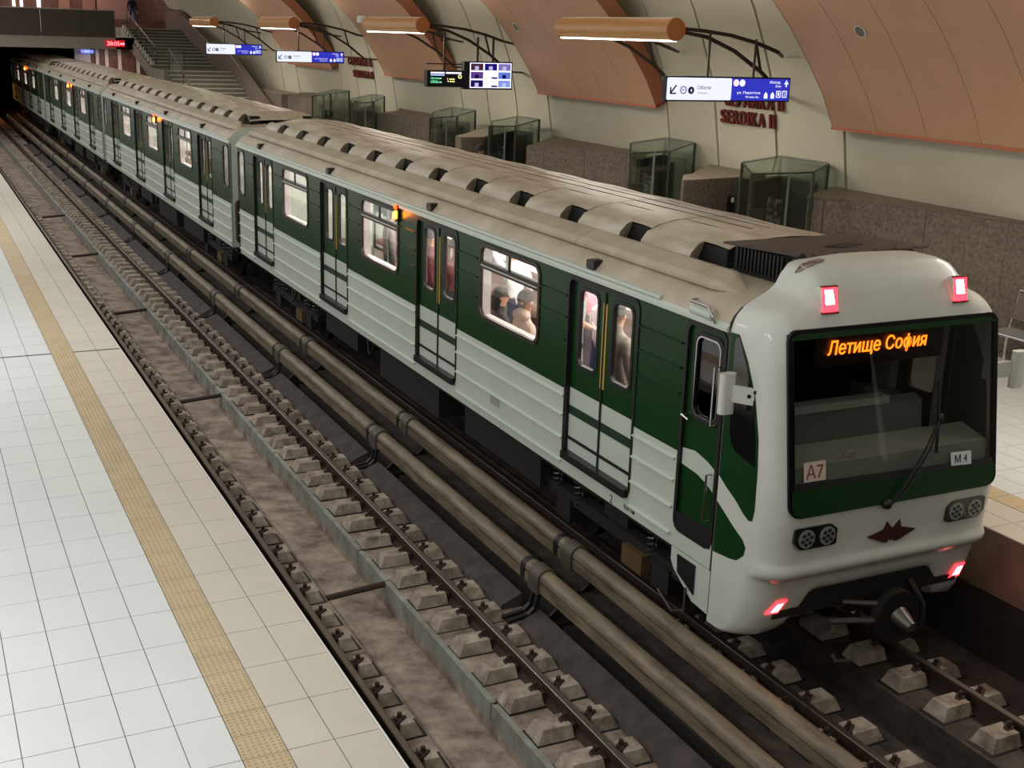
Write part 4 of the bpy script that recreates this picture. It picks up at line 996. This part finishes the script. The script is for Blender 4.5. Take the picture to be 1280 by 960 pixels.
granite([(5.4, 8.5), (6.72, 8.74), (7.3, 8.9), (7.78, 9.1), (7.78, 11.0), (6.3, 9.5), (6.0, 9.35)], 'pointed granite plinth between the two nearest glass cases')
granite([(5.7, 15.6), (6.02, 15.36), (7.5, 13.97), (7.78, 13.6), (7.78, 18.2), (7.5, 17.8), (6.0, 15.9)], 'long flat granite plinth left of the second glass case')
granite([(5.05, 18.0), (5.6, 17.95), (7.15, 19.75), (7.75, 19.9), (7.75, 21.7), (7.25, 21.5), (5.75, 19.25), (5.1, 18.5)], 'small granite plinth between the third and fourth glass cases')
granite([(6.08, 27.05), (7.04, 24.9), (7.78, 24.4), (7.78, 29.6), (7.3, 28.33)], 'granite plinth behind the fourth glass case')
granite([(5.75, 33.9), (7.2, 33.6), (7.78, 34), (7.78, 39.5), (7.3, 39.6), (5.9, 36.7)], 'granite plinth left of the farthest glass case')
granite([(6.85, 41.0), (7.75, 40.8), (7.75, 46), (7.0, 45)], 'granite plinth at the foot of the stairs', 3.1)
def case(poly, label, top=3.7, inside=0):
    cx = sum(p[0] for p in poly)/5; cy = sum(p[1] for p in poly)/5
    r = empty('display_case', (cx, cy, ZR), label, 'display case', 'glass display cases')
    L = [(p[0]-cx, p[1]-cy) for p in poly]; T = top-ZR
    MB().prism([(p[0]*.97, p[1]*.97) for p in L], 0, .35, 'z').build('plinth_base', M_case_dark, r)
    MB().prism(L, T-.03, T, 'z').build('top_glass', M_case_glass, r)
    MB().ring([(p[0]*1.01, p[1]*1.01) for p in L], [(p[0]*.975, p[1]*.975) for p in L], T-.05, T-.025, 'z').build('top_edge', M_case_post, r)
    for k in range(5):
        a = Vector(L[k]); b = Vector(L[(k+1) % 5]); d = (b-a); ln = d.length; t = d/ln; e = Vector((t.y, -t.x))*.006
        p0 = a+t*.03; p1 = b-t*.03
        MB().hexa([(p0.x-e.x, p0.y-e.y, .36), (p1.x-e.x, p1.y-e.y, .36), (p1.x+e.x, p1.y+e.y, .36), (p0.x+e.x, p0.y+e.y, .36), (p0.x-e.x, p0.y-e.y, T-.05), (p1.x-e.x, p1.y-e.y, T-.05), (p1.x+e.x, p1.y+e.y, T-.05), (p0.x+e.x, p0.y+e.y, T-.05)]).build('glass_pane', M_case_glass, r)
        MB().tube([(a.x, a.y, .3), (a.x, a.y, T-.03)], .028, 6).build('corner_post', M_case_post, r)
    # mid post in front, dark display wall and prints
    f0, f1 = Vector(L[0]), Vector(L[1]); md = f0+(f1-f0)*.6
    MB().tube([(md.x, md.y, .3), (md.x, md.y, T-.03)], .022, 6).build('mid_post', M_case_edge, r)
    s = .78
    MB().prism([(L[4][0]*s, L[4][1]*s), (L[3][0]*.8, L[3][1]*.8), (L[2][0]*.8, L[2][1]*.8), (L[2][0]*.72, L[2][1]*.72), (L[3][0]*.6, L[3][1]*.6), (L[4][0]*s+.08, L[4][1]*s-.05)], .35, T-.35, 'z').build('display_wall', M_case_dark, r)
    q0 = Vector(L[0])*.62; q1 = Vector(L[1])*.62
    MB().box(q0.x, q0.x+(q1.x-q0.x)*.45, q0.y+.35, q0.y+.42, .35, 1.75).build('display_panel', M_case_dark, r)
    for (u, v, z0, z1) in ((.55, .72, 1.45, 1.95), (.76, .93, 1.35, 1.9), (.62, .85, .7, 1.15)):
        MB().box(q0.x+(q1.x-q0.x)*u, q0.x+(q1.x-q0.x)*v, q0.y+.40, q0.y+.415, z0, z1).build('photo_print', M_photo, r)
case([(4.99, 5.88), (6.31, 5.89), (7.64, 7.08), (7.62, 8.45), (6.03, 7.55)], 'nearest glass display case with black and white prints')
case([(4.85, 9.5), (5.85, 9.7), (7.62, 11.4), (7.63, 12.57), (6.07, 11.5)], 'second glass display case, right of the flat granite plinth')
case([(4.94, 16.15), (5.62, 16.12), (7.4, 18.3), (7.29, 19.4), (5.72, 17.65)], 'third glass display case under the orange panel')
case([(4.47, 18.75), (5.6, 19.6), (7.18, 21.9), (7.0, 23.19), (5.49, 21.02)], 'fourth glass display case below the departure display')
case([(4.48, 24.92), (5.49, 25.82), (7.09, 29.2), (6.99, 30.14), (5.13, 27.06)], 'fifth glass display case below the distant station name')
case([(4.47, 28.9), (5.6, 30.47), (6.92, 32.4), (6.73, 33.33), (4.91, 30.0)], 'farthest glass display case below the second direction sign')
cpt = empty('call_point', (6.66, 8.655, 2.60), 'small black call point with a white plate on the pointed granite plinth', 'call point')
MB().prism(rrect(0, .15, .13, .32, .05), -.05, .035, 'y').build('case', M_black, cpt)
MB().prism(rrect(0, .23, .07, .10, .03), -.056, -.048, 'y').build('plate', mat('plate_white', (225, 225, 220), .4), cpt)
# bench at the right edge
b = empty('platform_bench', (7.25, 1.75, ZR), 'metal and mesh bench against the granite at the right edge', 'bench')
MB().box(-.25, .22, -1.0, .55, .42, .46).build('seat', mat('bench_metal', (196, 202, 200), .35, .5), b)
MB().tube([(-.27, -1.0, .44), (-.27, .55, .44)], .025, 8).build('seat_edge', M_chrome, b, True)
MB().hexa([(.2, -1.0, .6), (.24, -1.0, .6), (.24, .55, .6), (.2, .55, .6), (.3, -1.0, 1.0), (.34, -1.0, 1.0), (.34, .55, 1.0), (.3, .55, 1.0)]).build('backrest', mat('bench_back', (112, 100, 94), .5, .3), b)
MB().tube([(.2, -1.0, .45), (.32, -1.0, 1.03), (.32, .55, 1.03), (.2, .55, .45)], .022, 8).build('frame', M_chrome, b, True)
for e in (-.8, .4): MB().tube([(0, e, 0), (0, e, .43)], .03, 8).build('leg', M_chrome, b)
# ------------------------------------------------------------------ far end: footbridge, stairs, tunnel mouth
YB = 57.0
M_bparapet = mat('parapet_dark', (70, 58, 52), .6, var=.25, scale=2); M_beam = mat('beam_grey', (150, 142, 130), .7, var=.1, scale=2)
M_marble = mat('brown_marble', (120, 78, 66), .45, var=.45, scale=4, rgb2=(84, 52, 44)); M_colw = mat('column_white', (205, 192, 182), .6)
M_stone = mat('stair_stone', (112, 110, 98), .7, var=.2, scale=5); M_nose = mat('stair_nose', (190, 186, 172), .7)
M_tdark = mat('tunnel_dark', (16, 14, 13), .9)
br = struct(MB().box(-13, 3.55, YB, 66, 4.47, 5.06).build('ceiling', M_beam))
for k in range(8):
    x0 = -13+k*2.0; x1 = min(x0+1.985, 2.6)
    if x1 > x0: MB().box(x0, x1, YB-.04, YB+.08, 5.06, 6.36).build('parapet_panel', M_bparapet, br)
MB().box(-13, 2.62, YB-.08, YB+.12, 6.36, 6.42).build('parapet_cap', M_beam, br)
MB().prism([(2.6, 5.06), (3.55, 5.06), (4.4, 4.47), (3.55, 4.47), (2.6, 4.47)], YB, YB+.6, 'y').build('beam_nose', M_beam, br)
w_end = struct(MB().box(1.75, 8.2, 62.4, 63, 1.0, 4.6).box(-13, 8.6, 66, 66.4, 5.0, 9.6).build('wall_back', M_marble))
for x in (1.9, 2.35, 2.85, 3.55, 4.55):
    MB().box(x-.09, x+.09, 62.25, 62.42, 1.2, 4.47).build('column', M_colw, w_end)
MB().box(1.15, 1.95, 62.2, 62.38, 3.4, 4.4).build('white_board', M_colw, w_end)
MB().box(3.05, 3.5, 62.33, 62.4, 1.6, 3.0).build('marble_slab', M_marble, w_end); MB().box(3.65, 4.4, 62.33, 62.4, 1.2, 4.2).build('marble_slab', M_marble, w_end)
bs = tag(MB().box(1.45, 2.1, 61.7, 61.75, 4.15, 4.32).build('blue_sign', glow('bluesign', (90, 100, 235), 2.0)), 'small glowing blue sign under the footbridge', 'sign')
bs2 = text_mesh('sign_lettering', 'M', .2, .1, (1, 0, 0), (0, 0, 1), (1.75, 61.69, 4.235), M_pict, bs, .001)
# tunnel: side walls and roof beyond the platforms
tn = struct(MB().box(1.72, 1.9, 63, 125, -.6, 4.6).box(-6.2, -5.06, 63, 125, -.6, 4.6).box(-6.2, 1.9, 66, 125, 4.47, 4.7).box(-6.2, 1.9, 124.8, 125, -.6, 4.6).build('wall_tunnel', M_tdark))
area('tunnel_lamp', (-4.6, 73, 3.6), .2, 1.0, 60, (1, .42, .12))
area('underbridge_lamp', (3.0, 60.2, 4.4), 1.5, 1.2, 60, (1, .82, .74))
area('mezzanine_lamp', (1.0, 62.5, 9.0), 6, 1.0, 160, (1, .85, .78))
# red clock on the beam
ck = empty('station_clock', (2.55, YB-.05, 4.60), 'red digital clock on the beam over the train', 'clock')
MB().box(-.48, .48, -.06, 0, 0, .33).build('case', mat('clock_case', (60, 8, 10), .5, emit=(190, 10, 20), estr=.8), ck)
text_mesh('digits', '20:05', .62, .2, (1, 0, 0), (0, 0, 1), (-.1, -.065, .165), glow('clock_red', (255, 90, 100), 5), ck, .002)
MB().box(.26, .34, -.064, -.06, .1, .2).box(.37, .45, -.064, -.06, .1, .2).build('seconds', glow('clock_red', (255, 90, 100), 5), ck)
# bright strips on the bridge's back wall, built as glowing panes
for k, (x, wd) in enumerate(((-1.55, .16), (-1.15, .16), (-.25, .2))):
    o = struct(MB().box(x, x+wd, 65.9, 66.0, 5.2, 7.6).build('window_%d' % (k+1), glow('glow_pane', (250, 232, 225), 1.4)))
MB().box(.9, 1.5, 65.8, 65.95, 5.1, 8).build('marble_slab', mat('marble_pale', (150, 104, 92), .5), w_end)
MB().box(2.2, 2.9, 65.8, 65.95, 5.1, 8).build('marble_slab', mat('marble_pale', (150, 104, 92), .5), w_end)
# stairs
st = empty('staircase', (5.0, 50, ZR), 'stone staircase rising from the far platform to the footbridge', 'stairs')
O = Vector((-5.0, -50, -ZR))
def sadd(m, n, mt, sm=False): o = m.build(n, mt, st, sm); o.location = O; return o
X0, X1 = 3.55, 6.55
lz = [(41.0, 1.2)]; n1 = 15
for k in range(n1):
    y = 41.0+8.1*k/n1; z = 1.2+2.53*(k+1)/n1
    sadd(MB().box(X0+.0, X1, y, y+8.1/n1+.02, 1.2, z), 'step', M_stone); sadd(MB().box(X0, X1, y-.02, y+.05, z-.03, z+.004), 'step_nosing', M_nose)
sadd(MB().box(X0, X1, 49.1, 52.1, 3.4, 3.73), 'landing', M_stone)
n2 = 12
for k in range(n2):
    y = 52.1+8.4*k/n2; z = 3.73+1.82*(k+1)/n2
    sadd(MB().box(X0, X1, y, y+8.4/n2+.02, z-.35, z), 'step', M_stone); sadd(MB().box(X0, X1, y-.02, y+.06, z-.03, z+.004), 'step_nosing', M_nose)
    sadd(MB().box(X0-.06, X0+.1, y+.12, y+.5, z-.02, z+.14), 'stringer_block', M_nose)
sadd(MB().prism([(49.1, 3.73), (52.1, 3.73), (60.5, 5.55), (60.5, 5.0), (52.3, 3.2), (49.1, 3.2)], X0-.12, X0, 'x'), 'stringer', M_beam)
sadd(MB().box(X0, X1+1.2, 60.4, 66, 5.05, 5.56), 'top_landing', M_stone)
M_wainscot = mat('stair_wall', (118, 100, 92), .6, var=.2, scale=3)
sadd(MB().prism([(41, 1.2), (49.1, 3.7), (52.1, 3.7), (60.5, 5.5), (64, 5.5), (64, 6.6), (60.5, 6.6), (52.1, 4.75), (49.1, 4.7), (41, 2.2)], X1+.0, X1+.18, 'x'), 'side_wall', M_wainscot)
def hr(x, pts): sadd(MB().tube([(x, y, z) for y, z in pts], .035, 8), 'handrail', M_chrome, True)
hr(X1-.08, [(62.5, 6.65), (60.5, 6.55), (52.1, 4.8), (49.1, 4.75), (41.0, 2.25)])
hr(X0+.2, [(61.5, 6.5), (60.3, 6.4), (52.3, 4.68)]); hr(X0+.2, [(49.0, 4.68), (41.0, 2.15)])
for y, z in ((60.3, 5.55), (57.5, 4.9), (54.8, 4.3), (52.3, 3.73), (49.0, 3.73), (46, 2.75)):
    sadd(MB().tube([(X0+.2, y, z), (X0+.2, y, z+.95)], .025, 6), 'baluster', M_case_post)
for (ya, za, yb, zb) in ((60.2, 5.6, 57.6, 5.0), (57.4, 4.95, 54.9, 4.4), (54.7, 4.35, 52.4, 3.85)):
    sadd(MB().face([(X0+.2, ya, za), (X0+.2, yb, zb), (X0+.2, yb, zb+.75), (X0+.2, ya, za+.75)]), 'glass_panel', M_case_glass)
sadd(MB().face([(X0+.2, 49.0, 3.8), (X0+.2, 46.1, 2.9), (X0+.2, 46.1, 3.6), (X0+.2, 49.0, 4.55)]), 'glass_panel', M_case_glass)
# landing balustrade across half of the stair width
for x in (X0+.2, X0+.9):
    sadd(MB().tube([(x, 49.1, 3.73), (x, 49.1, 4.7)], .025, 6), 'baluster', M_case_post)
sadd(MB().box(X0+.22, X0+.9, 49.09, 49.11, 3.8, 4.6), 'glass_panel', M_case_glass)
# upper wall over the stairs
MB().box(2.9, 4.9, 65.0, 65.1, 5.6, 9.3).build('wall_slab', mat('plaster_pink', (150, 112, 104), .8), w_end)
MB().box(3.2, 6.4, 64.0, 64.1, 5.5, 6.0).build('wall_slab', M_marble, w_end)

# near end: the footbridge the picture is taken from, and an unseen dark wall added below it to block low light
wf_ = struct(MB().box(-13, 8, -12.6, -12.2, -.6, 4.0).build('wall_front_blocker', M_tdark))
MB().box(-13, 8, -16, -10.35, 3.9, 4.12).build('bridge_deck', M_beam, wf_)
# ------------------------------------------------------------------ people
def person(label, loc, rz, pose, top, legs, hair, skin=(196, 150, 128), shoe=(30, 28, 28), h=1.72, head_turn=0.0, arms=None, hairlen=0, hood=False):
    root = empty('person', loc, label, 'person', None, rz); k = h/1.72
    J = {}
    if pose == 'stand':
        J = dict(pel=(0, 0, .95), sp=(0, .01, 1.12), ch=(0, .0, 1.30), nk0=(0, .01, 1.44), nk=(0, 0, 1.51))
        for s, n in ((1, 'r'), (-1, 'l')):
            J.update({'hip'+n: (s*.09, 0, .90), 'kn'+n: (s*.10, -.03, .50), 'an'+n: (s*.10, .03, .10), 'to'+n: (s*.11, -.13, .04)})
    elif pose == 'walk':
        J = dict(pel=(0, 0, .93), sp=(0, -.01, 1.10), ch=(0, -.02, 1.28), nk0=(0, -.02, 1.42), nk=(0, -.03, 1.49))
        for s, n, f in ((1, 'r', -1), (-1, 'l', 1)):
            J.update({'hip'+n: (s*.09, 0, .89), 'kn'+n: (s*.10, f*.14-.06, .50), 'an'+n: (s*.10, f*.26+.05, .12 if f < 0 else .18), 'to'+n: (s*.11, f*.26-.11, .04 if f < 0 else .06)})
    else:
        J = dict(pel=(0, 0, .50), sp=(0, .02, .68), ch=(0, .0, .88), nk0=(0, -.01, 1.03), nk=(0, -.02, 1.10))
        for s, n in ((1, 'r'), (-1, 'l')):
            J.update({'hip'+n: (s*.09, -.04, .50), 'kn'+n: (s*.12, -.46, .52), 'an'+n: (s*.12, -.46, .12), 'to'+n: (s*.12, -.61, .04)})
    ch = Vector(J['ch']); nk = Vector(J['nk'])
    fw = Vector((math.sin(head_turn), -math.cos(head_turn), 0))
    J['jaw'] = tuple(nk+Vector((0, 0, .055))+fw*.025); J['hd'] = tuple(nk+Vector((0, 0, .13))+fw*.01); J['cr'] = tuple(nk+Vector((0, 0, .20))-fw*.005)
    J['ns'] = tuple(nk+Vector((0, 0, .105))+fw*.105)
    R = dict(pel=.135, sp=.125, ch=.15, nk0=.085, nk=.055, jaw=.066, hd=.088, cr=.062, ns=.014)
    E = [('pel', 'sp'), ('sp', 'ch'), ('ch', 'nk0'), ('nk0', 'nk'), ('nk', 'jaw'), ('jaw', 'hd'), ('hd', 'cr'), ('hd', 'ns')]
    for s, n in ((1, 'r'), (-1, 'l')):
        sh = ch+Vector((s*.175, .01, .09)); J['sh'+n] = tuple(sh)
        a = (arms or {}).get(n)
        if a == 'up': el = sh+Vector((s*.10, -.12, .20)); wr = el+Vector((-s*.02, -.06, .25))
        elif a == 'lap': el = sh+Vector((s*.07, -.05, -.27)); wr = el+Vector((-s*.10, -.22, -.03))
        elif a == 'hold': el = sh+Vector((s*.06, -.02, -.28)); wr = el+Vector((-s*.08, -.2, .10))
        else: el = sh+Vector((s*.06, .03, -.28)); wr = el+Vector((s*.0, -.07, -.24))
        d = (wr-el).normalized(); pm = wr+d*.06
        J.update({'el'+n: tuple(el), 'wr'+n: tuple(wr), 'pm'+n: tuple(pm)})
        R.update({'hip'+n: .095, 'kn'+n: .066, 'an'+n: .046, 'to'+n: .038, 'sh'+n: .072, 'el'+n: .052, 'wr'+n: .034, 'pm'+n: .032})
        E += [('pel', 'hip'+n), ('hip'+n, 'kn'+n), ('kn'+n, 'an'+n), ('an'+n, 'to'+n), ('ch', 'sh'+n), ('sh'+n, 'el'+n), ('el'+n, 'wr'+n), ('wr'+n, 'pm'+n)]
        side = d.cross(Vector((1, 0, .2))).normalized(); pn = d.cross(side).normalized()
        for q in range(4):
            o = (q-1.5)*.021; ln = (.062, .074, .07, .055)[q]
            f1 = pm+side*o+d*.035; f2 = f1+d*ln*.6+pn*.008; f3 = f2+d*ln*.4+pn*.022
            J.update({'f%d%s' % (q, n): tuple(f2), 'g%d%s' % (q, n): tuple(f3)}); R.update({'f%d%s' % (q, n): .0095, 'g%d%s' % (q, n): .008})
            E += [('pm'+n, 'f%d%s' % (q, n)), ('f%d%s' % (q, n), 'g%d%s' % (q, n))]
        t1 = wr+d*.03+side*.045; t2 = t1+d*.04+side*.012
        J.update({'t'+n: tuple(t1), 'u'+n: tuple(t2)}); R.update({'t'+n: .011, 'u'+n: .009}); E += [('wr'+n, 't'+n), ('t'+n, 'u'+n)]
    names = list(J); ix = {n: i for i, n in enumerate(names)}
    me = bpy.data.meshes.new('body'); me.from_pydata([tuple(Vector(J[n])*k) for n in names], [(ix[a], ix[b]) for a, b in E], [])
    ob = bpy.data.objects.new('body', me); col.objects.link(ob)
    md = ob.modifiers.new('skin', 'SKIN'); md.use_smooth_shade = True; md.branch_smoothing = .6
    if not me.skin_vertices: me.attributes.new
    sv = me.skin_vertices[0].data
    for n in names:
        r = R[n]*k
        ex = 1.25 if n in ('ch', 'sp', 'pel') else 1
        sv[ix[n]].radius = (r, r); sv[ix[n]].use_root = (n == 'pel')
    sb = ob.modifiers.new('sub', 'SUBSURF'); sb.levels = 1; sb.render_levels = 1
    dg = bpy.context.evaluated_depsgraph_get(); m2 = bpy.data.meshes.new_from_object(ob.evaluated_get(dg))
    ob.modifiers.clear(); ob.data = m2; ob.parent = root; bpy.data.meshes.remove(me)
    m2.materials.clear()
    cn = 'c%d_%d_%d'
    for c, t in ((skin, 'skin'), (top, 'top'), (legs, 'legs'), (shoe, 'shoe')): m2.materials.append(mat('cloth_%s_%d_%d_%d' % ((t,)+tuple(c)), c, .8 if t != 'skin' else .55, var=.12, scale=14))
    segs = []
    for a, b_ in E:
        z = 1
        if a in ('nk', 'jaw', 'hd') or b_ in ('jaw',) or a.startswith('pm') or a[0] in 'fgtu' or (a.startswith('wr')): z = 0
        elif a.startswith('hip') or (a == 'pel' and b_.startswith('hip')) or a.startswith('kn'): z = 2
        elif a.startswith('an'): z = 3
        segs.append((Vector(J[a])*k, Vector(J[b_])*k, z))
    for p in m2.polygons:
        c = p.center; best = 9; bz = 1
        for a, b_, z in segs:
            ab = b_-a; t = max(0, min(1, (c-a).dot(ab)/max(1e-9, ab.length_squared))); d_ = (c-a-ab*t).length
            if d_ < best: best = d_; bz = z
        p.material_index = bz; p.use_smooth = True
    # hair, eyes, ears
    hc = Vector(J['hd'])*k; hm = MB(); rows = []
    for a in range(6):
        th = (PI*.56)*a/5; row = []
        for b_ in range(16):
            ph = 2*PI*b_/16; dv = Vector((math.sin(th)*math.cos(ph), math.sin(th)*math.sin(ph), math.cos(th)))
            fr = max(0, dv.dot(fw)); zz = dv.z
            r = Vector((.112*dv.x, .118*dv.y, .124*dv.z))
            if fr > .3 and th > .9: r = r*.80
            row.append(tuple(hc+Vector((0, 0, .022))*k-fw*.012*k+r*k))
        rows.append(row)
    hm.grid(rows, True); hm.build('hair', mat('hair_%d_%d_%d' % tuple(hair), hair, .7), root, True)
    if hairlen:
        MB().tube([hc-fw*.06*k, hc-fw*.085*k-Vector((0, 0, .12*k)), hc-fw*.07*k-Vector((0, 0, hairlen*k))], [.09*k, .085*k, .04*k], 10).build('long_hair', MATS['hair_%d_%d_%d' % tuple(hair)], root, True)
    sd = Vector((fw.y*-1, fw.x, 0))
    sd = Vector((-fw.y, fw.x, 0))
    for s in (-1, 1):
        MB().ball(tuple(hc+fw*.083*k+sd*s*.032*k+Vector((0, 0, .0))), .010*k, 8, 6).build('eye', mat('eye_dark', (30, 22, 20), .3), root, True)
        MB().ball(tuple(hc+sd*s*.088*k-Vector((0, 0, .015*k))), (.014*k, .02*k, .03*k), 8, 6).build('ear', m2.materials[0], root, True)
    MB().ball(tuple(Vector(J['jaw'])*k+fw*.066*k+Vector((0, 0, .012*k))), (.018*k, .012*k, .006*k), 8, 6).build('mouth', mat('lip', (150, 88, 80), .5), root, True)
    if hood:
        hb = Vector(J['nk0'])*k+Vector((0, .05, .03))*k
        MB().ball(tuple(hb), (.15*k, .10*k, .085*k), 14, 8).build('hood', m2.materials[1], root, True)
    return root
ZF = 1.27
person('man in a light hooded jacket sitting at the second window of the front car', (-.92, 2.50, ZF+.03), PI/2, 'sit', (206, 182, 168), (70, 66, 70), (52, 40, 34), h=1.80, head_turn=-1.25, arms={'r': 'lap', 'l': 'lap'}, hood=True)
person('dark-haired passenger in a dark jacket behind the man in the light jacket', (-.92, 3.22, ZF+.02), PI/2, 'sit', (60, 48, 52), (40, 40, 48), (36, 26, 22), h=1.70, head_turn=-.6, arms={'r': 'lap', 'l': 'lap'}, hairlen=.2)
person('standing passenger in a white top seen behind the second window', (-.25, 4.15, ZF), PI, 'stand', (226, 222, 224), (60, 64, 80), (60, 44, 36), h=1.70, arms={'r': 'up'})
person('passenger in a white top and jeans standing behind the first door', (-.35, 1.55, ZF), -PI/2, 'stand', (222, 214, 220), (58, 78, 120), (70, 50, 40), h=1.68, arms={'r': 'hold', 'l': 'hold'})
person('passenger in a pink top beside the one in jeans at the first door', (.35, 2.9, ZF), PI*.8, 'stand', (214, 150, 170), (90, 80, 90), (60, 44, 40), h=1.66)
person('passenger in a grey coat leaning by the right leaf of the first door', (-.82, .42, ZF), PI*.55, 'stand', (130, 116, 106), (110, 100, 96), (66, 52, 44), h=1.66)
person('passenger in a dark red jacket behind the second door', (-.72, 6.05, ZF), PI*.4, 'stand', (96, 36, 40), (70, 56, 54), (44, 32, 30), h=1.62)
person('passenger in a grey and red top at the right leaf of the second door', (-.80, 4.95, ZF), PI*.9, 'stand', (150, 84, 88), (80, 82, 88), (50, 40, 36), h=1.66)
person('passenger in a grey coat with a raised arm behind the third window', (-.6, 8.15, ZF), PI*.5, 'stand', (120, 110, 112), (80, 76, 80), (60, 50, 44), h=1.64, arms={'r': 'up'})
person('man with dark hair on the far platform between the third and fourth cases', (5.08, 16.95, ZR), PI*.5, 'stand', (92, 84, 80), (60, 60, 66), (48, 36, 32), h=1.9)
person('person in a dark jacket and jeans walking at the top of the stairs', (4.15, 60.9, 5.56), PI*.1, 'walk', (26, 26, 30), (62, 84, 122), (30, 24, 22), h=1.78)
